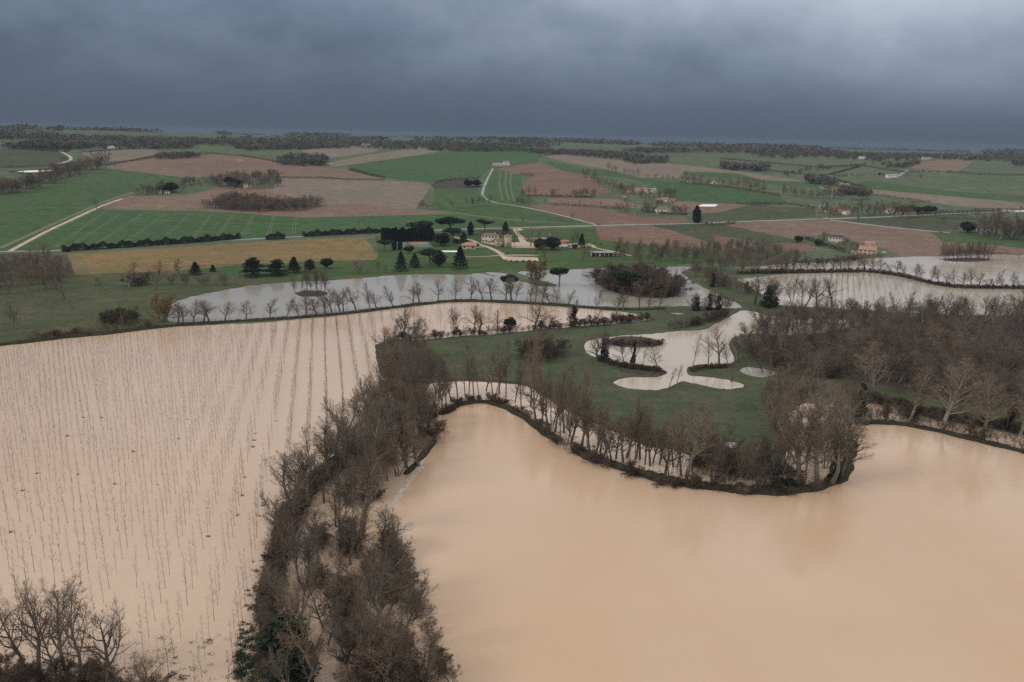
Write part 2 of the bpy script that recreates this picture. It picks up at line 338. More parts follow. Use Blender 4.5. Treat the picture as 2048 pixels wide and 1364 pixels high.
region('pond', 'flood_far', '1178,709 1165,695 1180,680 1222,673 1301,668 1357,662 1416,660 1421,650 1448,640 1474,627 1483,619 1507,624 1533,632 1600,636 1720,640 1730,652 1600,672 1520,668 1463,670 1454,694 1471,712 1471,723 1457,729 1416,728 1383,732 1372,739 1378,750 1404,753 1445,757 1477,764 1490,772 1477,778 1433,778 1398,770 1375,764 1363,763 1351,770 1328,779 1298,781 1257,778 1231,769 1228,764 1240,757 1269,754 1316,754 1333,748 1328,739 1313,735 1281,729 1237,725 1205,719', 'lobed tan pond in the meadow', True, 1)
region('flood_water', 'flood_far', '1477,559 1580,546 1740,543 1796,551 1870,569 1915,575 2048,575 2250,590 2250,650 2048,632 1850,628 1677,617 1559,610', 'pale floodwater over the far right saplings', True)
region('flood_water', 'flood_far', '1458,536 1603,526 1677,522 1752,516 1826,513 1885,513 2048,508 2250,510 2250,588 2048,573 1915,572 1870,566 1796,547 1740,540 1618,538', 'white sheet of floodwater by the right hand plough', True)
region('island', 'scrub', '1186,558 1200,572 1230,586 1270,594 1320,597 1355,594 1364,580 1345,562 1290,552 1230,549', 'brown thicket island in the grey pond', False, 1)
region('island', 'scrub', '584,587 600,581 621,580 645,581 658,586 645,592 621,594 598,593', 'small bare islet in the grey pond', False, 1)
region('island', 'scrub', '1210,682 1230,674 1270,671 1310,677 1330,686 1310,694 1270,696 1225,693', 'red brown scrub islet in the lobed pond', False, 1)
region('island', 'scrub', '1883,518 1905,514 1935,513 1970,515 1983,518 1965,522 1930,523 1900,522', 'wooded islet in the far right flood', False, 1)
region('puddle', 'pond', '1477,738 1500,733 1540,740 1556,746 1535,756 1500,752 1484,745', 'shallow puddle in the meadow by the wood', True, 1)
region('puddle', 'pond', '1448,886 1462,882 1478,888 1474,897 1456,895', 'tiny round puddle on the meadow point', True, 1)
region('puddle', 'pond', '1336,627 1350,625 1374,627 1360,629', 'thin puddle on the meadow tip', True, 1)
region('puddle', 'pond', '965,543 1010,546 1040,556 1000,552 975,549', 'flooded grass edge north of the pond', True, 1)
# --- roads, tracks, gravel
strip('track', 'track', '0,497 60,470 110,447 160,425 205,405 265,385', 5, 'pale grass track beside the farm road')
strip('road', 'gravel', '18,504 60,481 100,460 150,437 195,416 215,408 245,398', 4.5, 'pale gravel farm road climbing the left slope')
strip('road', 'tarmac', '-60,505 0,504 80,503 150,500 320,489 512,478 640,472 770,466 922,459 992,457 1195,451.5 1390,447.5 1472,444 1542,441.5 1654,438 1755,435 1808,432 1927,427 2060,423 2200,419', 5, 'long straight country road across the valley')
strip('road', 'tarmac', '1195,451 1145,437 1085,422 1027,411 985,405.5 964,393 966,380 973,362 982,345 986,337', 4, 'narrow lane climbing to the ridge farmhouse')
strip('road', 'tarmac', '1660,440 1700,445 1766,453.5 1861,463 1900,466', 5, 'side road branching right across the paddock')
strip('track', 'track', '1499,461 1540,469 1588,478', 3, 'pale footpath to the mansion')
strip('track', 'gravel', '105,331 140,322 143,316 135,310 120,303', 5, 'winding pale track on the far left hill')
strip('track', 'track', '870,420 892,423 992,437 1080,447', 3, 'grass track across the green wedge')
strip('track', 'tarmac', '1640,375 1655,380 1664,386', 5, 'short lane into the far hamlet')
strip('track', 'tarmac', '1788,357 1800,350 1815,341', 5, 'short lane up to the ridge fields')
for s in ('507,431 487,471', '549,431 537,470', '591,436 587,468', '466,429 434,475', '424,428 385,477', '381,427 332,472', '332,427 250,486', '287,427 190,491', '245,426 140,493', '210,424 110,496'):
    (x0, y0), (x1, y1) = pts(s)
    for dx in (-3, 3): strip('wheel_track', 'tramline', [(x0+dx*.6, y0), (x1+dx, y1)], .9, 'pale tractor wheel track in the green wheat', 0)
for s in ('855,376 835,400 812,416', '846,374 825,398 808,414'):
    strip('track', 'track', s, 2, 'pale wheel track down the mauve slope')
for s in ('145,512 152,530 163,550', '152,512 160,530 172,548', '158,513 172,536 186,548', '168,526 170,549', '174,526 175,549'):
    strip('wheel_track', 'tramline', s, .7, 'pale wheel ruts in the stubble corner', 0)
for x in (1000, 1012, 1022): strip('wheel_track', 'tramline', [(x, 345), (x-2, 372), (x+6, 402)], 3, 'pale stripe in the light green field')
# manor grounds
strip('path', 'gravel', '905,474 925,478 945,481 958,490 975,494 1000,506 1012,520', 5, 'pale gravel drive curving through the park')
strip('path', 'gravel', '929,515 960,514 985,513 1000,511', 2.5, 'pale footpath across the park lawn')
strip('path', 'gravel', '925,497 955,495 975,494', 3, 'short gravel path to the pavilion')
region('courtyard', 'gravel', '962,486 985,490 1020,496 1073,497 1076,489 1052,484 1050,478 1035,463 1047,460 1040,457 1025,458 1035,474 1040,485 1000,487 970,482', 'pale gravel courtyard of the manor')
region('courtyard', 'gravel', '1110,493 1150,496 1180,494 1194,494 1180,488 1150,488 1115,488', 'gravel car park beside the manor')
strip('path', 'gravel', '1180,493 1205,500 1240,506 1263,513', 3.5, 'gravel lane leaving the car park')
region('terrace', 'gravel', '1010,514 1075,516 1078,523 1015,522', 'paved terrace below the manor wall')
region('tennis_court', 'court_green', '783,496 793,484 856,484 867,495 ', 'fenced green tennis court by the cypress hedge')
region('tennis_court', 'clay', '806,488 815,485 852,485 856,489', 'orange clay tennis court')
region('swimming_pool', 'white', '882,505 884,502 914,502 914,505', 'pale covered swimming pool in the park')

# --- planar map in (azimuth, log distance)
def to_par(xy): return np.stack([np.arctan2(xy[:, 0], xy[:, 1]), np.log(np.hypot(xy[:, 0], xy[:, 1]))], 1)
def from_par(q): d = np.exp(q[:, 1]); return np.stack([d*np.sin(q[:, 0]), d*np.cos(q[:, 0])], 1)
gs = np.arange(math.log(45), math.log(13900), .0215)
ga = np.arange(-1.2, 1.2001, .0215)
grid = np.array([(a + .0107*(i % 2), s) for i, s in enumerate(gs) for a in ga])
pv, pe = list(map(tuple, grid)), []
par_polys = []
for name, mat, xy, wat, lab in REG:
    q = to_par(xy); par_polys.append(q); n0 = len(pv); n = len(q)
    pv += list(map(tuple, q)); pe += [(n0+i, n0+(i+1) % n) for i in range(n)]
cv, ce, cf, _, _, _ = delaunay_2d_cdt([Vector(v) for v in pv], pe, [], 0, 1e-7, False)
cv = np.array([(v.x, v.y) for v in cv]); cf = np.array([f for f in cf if len(f) == 3])
cen = cv[cf].mean(1)
def inside(poly, p):
    r = np.zeros(len(p), bool); n = len(poly)
    lo, hi = poly.min(0), poly.max(0)
    cand = np.where(((p >= lo) & (p <= hi)).all(1))[0]
    if not len(cand): return r
    x, y = p[cand, 0], p[cand, 1]; ins = np.zeros(len(cand), bool)
    for i in range(n):
        x0, y0 = poly[i]; x1, y1 = poly[(i+1) % n]
        if y0 == y1: continue
        c = ((y0 > y) != (y1 > y)) & (x < (x1-x0)*(y-y0)/(y1-y0)+x0)
        ins ^= c
    r[cand] = ins; return r
def inside1(poly, x, y):
    """one point in a polygon, all edges at once"""
    q = np.roll(poly, -1, 0); c = (poly[:, 1] > y) != (q[:, 1] > y)
    if not c.any(): return False
    a, b = poly[c], q[c]
    return bool(np.count_nonzero(x < (b[:, 0]-a[:, 0])*(y-a[:, 1])/(b[:, 1]-a[:, 1])+a[:, 0]) & 1)
owner = np.full(len(cf), -1)
for i, q in enumerate(par_polys): owner[inside(q, cen)] = i
a2 = cv[cf]; area = (a2[:, 1, 0]-a2[:, 0, 0])*(a2[:, 2, 1]-a2[:, 0, 1])-(a2[:, 2, 0]-a2[:, 0, 0])*(a2[:, 1, 1]-a2[:, 0, 1])
cf[area > 0] = cf[area > 0][:, ::-1]
wxy = from_par(cv); wz = H(wxy[:, 0], wxy[:, 1])
wet = np.zeros(len(cv), bool)
for i, r in enumerate(REG):
    if r[3]: wet[cf[owner == i].ravel()] = True
wz = np.where(wet, np.where(wz < 5, 0, wz), wz+.45)
wv = np.column_stack([wxy, wz])
def sub(name, mat, sel):
    f = cf[sel]
    if not len(f): return None
    u, inv = np.unique(f, return_inverse=True)
    return mesh_obj(name, wv[u], inv.reshape(f.shape), mat, smooth=True)
tag(sub('ground', 'hill_green', owner == -1), 'green valley ground and far hills between the fields', kind='structure')
for i, (name, mat, xy, wat, lab) in enumerate(REG):
    o = sub(name, mat, owner == i)
    if o: tag(o, lab, kind='structure')
BLO = np.array([q.min(0) for q in par_polys]); BHI = np.array([q.max(0) for q in par_polys])
def wet_at(x, y):
    q = to_par(np.array([[x, y]])); w = False
    for i in np.where(((q >= BLO) & (q <= BHI)).all(1))[0]:
        if inside1(par_polys[i], q[0, 0], q[0, 1]): w = REG[i][3]
    return w
# --- raised banks with a rough crest
def berm(s, width, h, mat, label, name='embankment', soft=1):
    pl = smooth_poly(pts(s), False, soft) if soft else pts(s)
    w = [P(x, y, True) for x, y in densify(pl, 6, False)]
    xy = np.array([(p.x, p.y) for p in w])
    L = np.concatenate([[0], np.cumsum(np.linalg.norm(np.diff(xy, axis=0), axis=1))])
    n = max(4, int(L[-1]/1.2)); t = np.linspace(0, L[-1], n)
    xy = np.column_stack([np.interp(t, L, xy[:, 0]), np.interp(t, L, xy[:, 1])])
    tg = np.gradient(xy, axis=0); tg /= np.linalg.norm(tg, axis=1)[:, None]; nr = np.stack([-tg[:, 1], tg[:, 0]], 1)
    prof = [(-.5, -.35), (-.42, .18), (-.22, .8), (0, 1), (.22, .85), (.42, .2), (.5, -.35)]
    v = []; g = random.Random(len(s))
    e = np.ones(n); e[0] = e[-1] = .3
    ph = [g.uniform(0, 6) for _ in range(4)]
    wob = 1 + .22*np.sin(t/5.3+ph[0]) + .15*np.sin(t/2.1+ph[1])
    for i in range(n):
        for (u, z) in prof:
            a = u*width*e[i]*wob[i]*(1+g.uniform(-.10, .10)); q = xy[i]+nr[i]*a
            v.append((q[0], q[1], z*h*(1+g.uniform(-.28, .28))*(.8+.2*wob[i])))
    k = len(prof); f = []
    for i in range(n-1):
        for j in range(k-1): f.append((i*k+j, i*k+j+1, (i+1)*k+j+1, (i+1)*k+j))
    return tag(mesh_obj(name, v, f, mat), label, kind='structure')
berm('60,682 150,673 281,659 352,652 457,645 563,639 640,633 693,628 740,622 787,616 845,609 900,603 962,603 1050,607 1138,613 1210,619 1281,622 1330,618', 4.5, 1.5, 'bank_grass', 'low grassy dam between the grey pond and plantation')
berm('-60,700 0,691 60,684 150,674 225,667 281,660', 4, 1.6, 'bank', 'dark earth bank along the upper left flood edge')
berm('880,830 900,818 920,809 960,803 1010,812 1050,836 1090,866 1120,881', 4.2, 1.2, 'bank', 'curved grassy bank around the lake bay')
berm('1150,900 1200,922 1300,954 1400,974 1500,984 1600,982 1650,972 1685,950 1698,915 1700,885', 5.6, 1.5, 'bank', 'dark bank along the wooded point')
berm('1712,850 1750,845 1800,848 1900,868 2048,905 2140,930 2260,955', 3.6, 1.2, 'bank', 'dark bank along the right shore')
berm('690,925 655,945 625,970 600,1000 578,1040 560,1090 548,1140 540,1190 535,1240 538,1300 545,1420', 6, .9, 'bank', 'bramble covered river levee beside the plantation')
berm('868,880 850,905 825,935 810,950', 3, .8, 'bank', 'broken bank at the overflow')
0 and berm('770,1085 775,1110 800,1160 840,1250 880,1340 920,1450', 5, .5, 'bank', 'wooded bank on the lake side of the belt')
berm('1478,548 1560,546 1660,544 1737,543 1796,550 1870,568 1915,575 2048,576 2250,590', 5, 1.6, 'scrub', 'scrubby levee across the far right flood')
berm('890,762 948,760 1021,765 1065,772 1100,795', 3, .7, 'scrub', 'reddish brambly edge of the meadow')
berm('1205,722 1237,730 1281,735 1313,740 1330,746 1290,750 1240,742', 7, 1.0, 'scrub', 'brown spit left of the lobed pond neck')
berm('1384,738 1400,735 1430,733 1470,732', 6, .9, 'scrub', 'brown spit right of the lobed pond neck')
# ================================================================== plants
V3 = Vector
def nrm(v): return V3(v).normalized()
def rotd(d, ang, az):
    u = d.cross(V3((0, 0, 1)) if abs(d.z) < .95 else V3((1, 0, 0))).normalized(); w = d.cross(u)
    return (d*math.cos(ang)+(u*math.cos(az)+w*math.sin(az))*math.sin(ang)).normalized()
CSN = {n: [(math.cos(2*math.pi*i/n), math.sin(2*math.pi*i/n)) for i in range(n)] for n in range(3, 12)}
class MB:
    """collects triangles; v, f and m are vertex, face and material lists"""
    def __init__(s): s.v = []; s.f = []; s.m = []
    def tube(s, a, b, ra, rb, n=5, mi=0):
        a = V3(a); b = V3(b); d = b-a
        if d.length < 1e-6: return
        d.normalize(); u = d.cross(V3((0, 0, 1)) if abs(d.z) < .9 else V3((1, 0, 0))).normalized(); w = d.cross(u)
        k = len(s.v)
        for p, r in ((a, ra), (b, rb)):
            for c, q in CSN[n]: s.v.append((p+u*(c*r)+w*(q*r))[:])
        for i in range(n):
            j = (i+1) % n; s.f += [(k+i, k+j, k+n+j), (k+i, k+n+j, k+n+i)]; s.m += [mi, mi]
    def tri(s, a, b, c, mi=0):
        k = len(s.v); s.v += [tuple(a), tuple(b), tuple(c)]; s.f.append((k, k+1, k+2)); s.m.append(mi)
    def sliver(s, a, d, L, w, g, mi=0):
        """one tapering twig"""
        a = V3(a); o = d.cross(V3((g.random()-.5, g.random()-.5, g.random()-.5))).normalized()*(w/2)
        s.tri(a-o, a+o, a+d*L, mi)
    def box(s, c, sx, sy, sz, mi=0, rz=0):
        """box with its base centre at c"""
        k = len(s.v); cs, sn = math.cos(rz), math.sin(rz)
        for z in (0, sz):
            for x, y in ((-.5, -.5), (.5, -.5), (.5, .5), (-.5, .5)):
                X, Y = x*sx, y*sy; s.v.append((c[0]+X*cs-Y*sn, c[1]+X*sn+Y*cs, c[2]+z))
        for q in ((0, 3, 2, 1), (4, 5, 6, 7), (0, 1, 5, 4), (1, 2, 6, 5), (2, 3, 7, 6), (3, 0, 4, 7)):
            s.f += [(k+q[0], k+q[1], k+q[2]), (k+q[0], k+q[2], k+q[3])]; s.m += [mi, mi]
    def mesh(s, name, mats): return mesh_obj(name, np.array(s.v), np.array(s.f), mats, mi=s.m, link=False)
    def obj(s, name, mats, parent=None): return mesh_obj(name, np.array(s.v), np.array(s.f), mats, parent, s.m)
def bare(seed, trunk_h, r, n, ratio, ang, start, wob, trop, twig_w, multi=1, lean=0., twl=.6, taper0=.75, sub=3, shape=None):
    """leafless tree one unit high: trunk mesh (levels 0-1) and crown mesh (finer branches and twigs)"""
    g = random.Random(seed); T, C = MB(), MB()
    def br(p, d, L, rad, lev):
        st = (7, 5, 3, 1)[lev]; q = V3(p)
        if lev == 3:
            C.sliver(q, d, L, twig_w, g); 
            for k in range(sub):
                a = q+d*L*g.uniform(.15, .8); C.sliver(a, rotd(d, g.uniform(.4, .9), g.uniform(0, 6.28)), L*g.uniform(.35, .7), twig_w*.8, g)
            return
        rr = rad; nch = n[lev]; az = g.uniform(0, 6.28)
        kids = sorted(start[lev]+(1-start[lev])*((i+g.uniform(.1, .9))/nch) for i in range(nch))
        ki = 0
        for i in range(st):
            d = nrm(d+V3((g.gauss(0, 1), g.gauss(0, 1), g.gauss(0, 1)))*wob[lev]+V3((0, 0, trop[lev])))
            q2 = q+d*L/st; r2 = rad*(1-(taper0 if lev == 0 else .82)*(i+1)/st)
            (T if lev < 2 else C).tube(q, q2, rr, r2, (6, 4, 3)[lev])
            while ki < nch and kids[ki] <= (i+1)/st+1e-6:
                f = kids[ki]; t = f*st-i; p_ = q+(q2-q)*t; az += 2.4+g.uniform(-.5, .5)
                k = shape(f) if (shape and lev == 0) else (1-.45*(f-start[lev])/(1.001-start[lev]))
                br(p_, rotd(d, ang[lev]*g.uniform(.75, 1.25)*(1-.35*f if lev == 0 else 1), az), L*ratio[lev]*k*g.uniform(.75, 1.2), min(rr*.62, max(r2, rad*.18)*.8), lev+1)
                ki += 1
            q, rr = q2, r2
        if lev < 2:
            for _ in range(3): br(q, rotd(d, g.uniform(.1, .5), g.uniform(0, 6.28)), L*ratio[lev]*.5*g.uniform(.7, 1.1), rr*.7, lev+1)
    for k in range(multi):
        d = nrm(V3((g.gauss(0, .12)+lean, g.gauss(0, .12), 1))) if multi == 1 else nrm(V3((math.cos(k*2.4+seed)*g.uniform(.12, .4), math.sin(k*2.4+seed)*g.uniform(.12, .4), 1)))
        o = V3((0, 0, -.02)) if multi == 1 else V3((math.cos(k*2.4+seed), math.sin(k*2.4+seed), 0))*.025-V3((0, 0, .02))
        br(o, d, trunk_h*(1 if multi == 1 else g.uniform(.8, 1)), r*(1 if multi == 1 else g.uniform(.5, .8)), 0)
    for B in (T, C):
        B.v = np.array(B.v)
    top = max(np.percentile(C.v[:, 2], 99.5), .1)
    for B in (T, C): B.v = B.v/top
    rad = np.percentile(np.hypot(C.v[:, 0], C.v[:, 1]), 93)
    return T, C, rad
PROTO = {}      # kind -> list of (trunk mesh, crown mesh, crown radius, single mesh)
def reg_bare(kind, seeds, tm, cm, **kw):
    PROTO[kind] = []
    for sd in seeds:
        T, C, rad = bare(sd, **kw)
        PROTO[kind].append((T.mesh(kind+'_trunk', tm), C.mesh(kind+'_crown', cm), rad))
reg_bare('oak', (11, 12, 13, 14, 15), 'bark', 'twig', trunk_h=.62, r=.027, n=(12, 9, 7), ratio=(.62, .5, .42), ang=(1.05, .8, .75), start=(.32, .2, .1),
         wob=(.12, .2, .2), trop=(.05, .07, .05), twig_w=.0019, taper0=.8)
reg_bare('alder', (21, 22, 23, 24), 'bark', 'twig_red', trunk_h=.9, r=.017, n=(20, 8, 6), ratio=(.38, .5, .45), ang=(.9, .75, .7), start=(.2, .2, .1),
         wob=(.06, .15, .2), trop=(.05, .12, .08), twig_w=.0018, shape=lambda f: 1.15-.75*f)
reg_bare('poplar', (31, 32, 33), 'bark_pale', 'twig_tan', trunk_h=.8, r=.015, n=(22, 9, 7), ratio=(.42, .42, .42), ang=(.75, .55, .6), start=(.3, .25, .15),
         wob=(.03, .10, .15), trop=(.06, .16, .12), twig_w=.0020, shape=lambda f: 1.1-.65*f)
reg_bare('coppice', (41, 42, 43, 44), 'bark', 'twig_red', trunk_h=.8, r=.012, n=(10, 8, 6), ratio=(.36, .5, .45), ang=(.7, .75, .7), start=(.25, .2, .1),
         wob=(.09, .16, .2), trop=(.05, .1, .06), twig_w=.0030, multi=5)
reg_bare('ash', (51, 52, 53), 'bark', 'twig_grey', trunk_h=.75, r=.021, n=(14, 8, 6), ratio=(.46, .48, .45), ang=(.7, .65, .7), start=(.35, .2, .1),
         wob=(.08, .14, .2), trop=(.08, .14, .06), twig_w=.0019, multi=2)
reg_bare('birch', (61, 62), 'bark_pale', 'twig_tan', trunk_h=.92, r=.010, n=(16, 6, 4), ratio=(.28, .5, .5), ang=(.6, .7, .7), start=(.35, .2, .1),
         wob=(.04, .12, .2), trop=(.05, .05, -.02), twig_w=.0022, shape=lambda f: 1.1-.6*f)
reg_bare('willow', (71,), 'bark', 'twig_gold', trunk_h=.55, r=.02, n=(12, 9, 7), ratio=(.6, .5, .5), ang=(.8, .6, .6), start=(.15, .1, .1),
         wob=(.1, .16, .2), trop=(.08, .12, .06), twig_w=.007, multi=3)
reg_bare('blossom', (75,), 'bark', 'twig_pink', trunk_h=.5, r=.02, n=(11, 9, 7), ratio=(.62, .5, .5), ang=(.95, .7, .7), start=(.15, .1, .1),
         wob=(.1, .16, .2), trop=(.06, .1, .06), twig_w=.0062)
reg_bare('orchard', (81, 82), 'bark', 'twig_red', trunk_h=.55, r=.02, n=(9, 8, 5), ratio=(.6, .5, .5), ang=(1.0, .75, .7), start=(.3, .15, .1),
         wob=(.1, .18, .2), trop=(.08, .1, .06), twig_w=.0055)
reg_bare('bramble', (91, 92, 93), 'bramble', 'bramble', trunk_h=.75, r=.012, n=(9, 9, 8), ratio=(.5, .55, .5), ang=(.8, .8, .8), start=(.05, .1, .1),
         wob=(.2, .25, .3), trop=(-.02, .0, 0), twig_w=.0062, multi=7)
def sapling(seed):
    g = random.Random(seed); T, C = MB(), MB(); q = V3((0, 0, -.03)); rr = .0048; lean = V3((g.gauss(0, .012), g.gauss(0, .012), 0))
    for i in range(8):
        q2 = q+V3((g.gauss(0, .003), g.gauss(0, .003), .129))+lean*.13; T.tube(q, q2, rr, rr*.80, 5); rr *= .80
        if i > 1:
            for k in range(6 if i < 7 else 9):
                p = q+(q2-q)*g.random(); a = g.uniform(0, 6.28); L = (.20-.021*i)*g.uniform(.6, 1.25)
                d = rotd(V3((0, 0, 1.)), g.uniform(.5, .85), a); C.sliver(p, d, L, .0036, g)
                for _ in range(3): C.sliver(p+d*L*g.uniform(.25, .8), nrm(d+V3((g.gauss(0, .4), g.gauss(0, .4), .4))), L*g.uniform(.3, .55), .0022, g)
        q = q2
    return T, C
PROTO['sapling'] = []
SAPB = []
for sd in range(8):
    T, C = sapling(100+sd); SAPB.append((T, C))
    PROTO['sapling'].append((T.mesh('sapling_trunk', 'sapling'), C.mesh('sapling_crown', 'sapling'), .1))

# ---- evergreens: leaf-sized faces through a shaped volume
def leafy(seed, n, size, fn, C=None, squash=.75, mi=0):
    g = random.Random(seed); C = C or MB()
    R = g.random
    for _ in range(n):
        p, out = fn(g); s_ = size*g.uniform(.6, 1.4)
        a = (V3((R()-.5, R()-.5, .6*(R()-.5)))*2+V3(out)*.5).normalized()
        b = a.cross(V3((R()-.5, R()-.5, R()-.5))).normalized()*(s_*.5); p = V3(p)
        C.tri(p-b, p+b, p+a*(s_*squash), mi)
    return C
def ell(g, c, r, shell=.45):
    d = V3((g.gauss(0, 1), g.gauss(0, 1), g.gauss(0, 1))).normalized(); t = (shell+(1-shell)*g.random())
    return (c[0]+d.x*r[0]*t, c[1]+d.y*r[1]*t, c[2]+d.z*r[2]*t), d
def lobes(seed, base, nl, spread, rr):
    g = random.Random(seed); out = []
    for _ in range(nl):
        c, _d = ell(g, base[0], [v*spread for v in base[1]], .5); k = g.uniform(*rr); out.append((c, [v*k for v in base[1]]))
    def fn(g2):
        c, r = out[g2.randrange(nl)]; return ell(g2, c, r, .5)
    return fn
def reg_ever(kind, i, tm, cm, T, C):
    PROTO.setdefault(kind, []).append((T.mesh(kind+'_trunk', tm), C.mesh(kind+'_crown', cm), float(np.percentile(np.hypot(*np.array(C.v)[:, :2].T), 95))))
for i in range(3):          # umbrella pines
    T = MB(); g = random.Random(200+i); b = (g.uniform(-.04, .04), g.uniform(-.04, .04))
    T.tube((0, 0, -.03), (b[0], b[1], .5), .03, .02, 6)
    for k in range(6):
        a = k*1.05+g.random(); T.tube((b[0], b[1], .45+.02*k), (b[0]+.27*math.cos(a), b[1]+.27*math.sin(a), .78), .014, .005, 4)
    fn = lobes(210+i, ((b[0], b[1], .76), (.40, .40, .21)), 16, .66, (.34, .50))
    reg_ever('stone_pine', i, 'bark', 'needle', T, leafy(220+i, 2600, .055, fn))
for i in range(2):          # cones with tiers
    T = MB(); T.tube((0, 0, -.03), (0, 0, .95), .022, .004, 6)
    def fn(g):
        t = g.random()**.75; z = .08+.92*t; rmax = .27*(1-t)**.8*(.8+.25*math.sin(t*38+i)); a = g.uniform(0, 6.28)
        r = rmax*(.35+.65*math.sqrt(g.random()))*(1+.18*math.sin(a*3+t*9+i)); return (r*math.cos(a), r*math.sin(a), z-.12*r), (math.cos(a), math.sin(a), -.3)
    reg_ever('conifer', i, 'bark', 'needle', T, leafy(230+i, 2200, .055, fn)); 
    reg_ever('blue_conifer', i, 'bark', 'needle_blue', T, leafy(235+i, 2200, .055, fn))
    def fn2(g):
        t = g.random(); z = .02+.98*t; rm = .105*min(1, (1-t)*2.6+.05)*min(1, .55+t*2.2); a = g.uniform(0, 6.28); r = rm*math.sqrt(.3+.7*g.random())*(1+.12*math.sin(a*4+t*15))
        return (r*math.cos(a), r*math.sin(a), z), (math.cos(a)*.4, math.sin(a)*.4, 1)
    reg_ever('cypress', i, 'bark', 'needle_dark', T, leafy(240+i, 1700, .045, fn2))
for i in range(3):          # cedars: spreading plates
    T = MB(); T.tube((0, 0, -.03), (.02, 0, .85), .035, .008, 6); g = random.Random(250+i); pl = []
    for k in range(15):
        a = k*2.4+g.random(); z = .16+.78*k/15; r = (.42*(1-.75*k/15))*g.uniform(.6, 1.1)
        pl.append(((r*.6*math.cos(a), r*.6*math.sin(a), z), (.21*(1-.55*k/15), .21*(1-.55*k/15), .055)))
        T.tube((0, 0, z-.06), (r*.6*math.cos(a), r*.6*math.sin(a), z), .012, .005, 4)
    reg_ever('cedar', i, 'bark', 'needle', T, leafy(260+i, 2600, .055, lambda g: ell(g, *pl[g.randrange(15)], .4)))
for i in range(3):          # round evergreens
    T = MB(); T.tube((0, 0, -.03), (0, 0, .5), .03, .015, 6)
    reg_ever('evergreen', i, 'bark', 'laurel', T, leafy(270+i, 2400, .07, lobes(280+i, ((0, 0, .54), (.34, .34, .44)), 13, .6, (.35, .55))))
IVY = []
for i in range(3):
    g0 = random.Random(290+i); ax = [(g0.gauss(0, .02), g0.gauss(0, .02)) for _ in range(8)]
    def fni(g):
        t = g.random()**1.25; z = .02+.72*t; k = min(int(t*8), 7); a = g.uniform(0, 6.28); r = (.12-.07*t)*(.4+.6*g.random())*(1+.3*math.sin(7*t+i))
        return (ax[k][0]+r*math.cos(a), ax[k][1]+r*math.sin(a), z), (math.cos(a), math.sin(a), .3)
    IVY.append(leafy(295+i, 1500, .04, fni).mesh('ivy', 'ivy'))

NAME = dict(oak='bare_oak', alder='bare_alder', poplar='bare_poplar', coppice='coppiced_tree', ash='bare_ash', birch='bare_birch', willow='golden_willow', blossom='blossom_tree',
            orchard='garden_tree', bramble='bramble_bush', sapling='poplar_sapling', stone_pine='stone_pine', conifer='conifer', blue_conifer='blue_conifer', cypress='cypress_tree',
            cedar='cedar_tree', evergreen='evergreen_tree', ivy='ivy_clad_tree')
CAT = dict(bramble='bush', sapling='sapling', evergreen='tree')
pcount = {}
def plant(kind, p, h, label, group=None, w=None, var=None, name=None, cat=None, lean=0, wf=1.0):
    """one tree: an Empty at its foot with trunk and crown (and ivy) under it; w = crown width in metres"""
    src = 'ash' if kind == 'ivy' else kind
    L = PROTO[src]; i = pcount.get(kind, 0) if var is None else var; pcount[kind] = pcount.get(kind, 0)+1
    tm, cm, rad = L[i % len(L)]
    z = p[2] + (0 if p[2] == 0 else .35)
    o = empty(name or NAME[kind], (p[0], p[1], z), rnd.uniform(0, 6.28))
    s = h; sx = wf*h
    if w: sx = min(max(1.3*w/(2*rad), .6*h), 2.2*h)
    o.scale = (sx, sx, s); o.rotation_euler = (rnd.gauss(0, .02), rnd.gauss(0, .02)+lean, o.rotation_euler[2])
    for nm, me in (('trunk', tm), ('crown', cm)) + ((('ivy', IVY[i % 3]),) if kind == 'ivy' else ()):
        c = bpy.data.objects.new(nm, me); c.parent = o; col.objects.link(c)
    return tag(o, label, cat or CAT.get(kind, 'tree'), group)
def at(kind, x, y, ytop, label, wpx=None, **kw):
    """a tree by the pixel of its foot and the row of its top"""
    p = P(x, y); 
    if wet_at(p.x, p.y): p.z = 0
    h = height_to(p, ytop); w = wpx*proj(p)[2]/F if wpx else None
    return plant(kind, p, h, label, w=w, **kw)
def row(kinds, xs, path, dy, label, group, wpx=None, jit=0, hj=.12, start=1, name=None):
    """trees at pixel columns xs along a pixel path, dy rows tall; {n} in the label counts them from the left"""
    path = pts(path); px = [a for a, _ in path]; py = [b for _, b in path]
    for k, x in enumerate(sorted(xs)):
        y = float(np.interp(x, px, py))+rnd.uniform(-jit, jit)
        kd = kinds[rnd.randrange(len(kinds))]
        at(kd, x, y, y-dy*rnd.uniform(1-hj, 1+hj), label.format(n=nth(k+start)), wpx=(wpx*rnd.uniform(.8, 1.25) if wpx else None), group=group, name=name)
def in_poly(poly, n, mind, seed, near=1.0):
    """n scattered pixels inside a pixel polygon, apart by mind at the bottom and less towards the top"""
    g = random.Random(seed); A = np.array(pts(poly)); lo, hi = A.min(0), A.max(0); out = []; tries = 0
    while len(out) < n and tries < n*60:
        tries += 1; q = (g.uniform(lo[0], hi[0]), g.uniform(lo[1], hi[1]))
        if not inside1(A, *q): continue
        md = mind*((q[1]-250)/(hi[1]-250))
        if all(abs(q[0]-o[0]) > md or abs(q[1]-o[1]) > md*.5 for o in out): out.append(q)
    return sorted(out, key=lambda q: q[1])
def area(kinds, poly, n, mind, hr, label, group, seed, wf=1.0, name=None):
    for (x, y) in in_poly(poly, n, mind, seed):
        p = P(x, y)
        if wet_at(p.x, p.y): p.z = 0
        plant(kinds[rnd.randrange(len(kinds))], p, rnd.uniform(*hr), label, group, wf=wf*rnd.uniform(.85, 1.2), name=name)
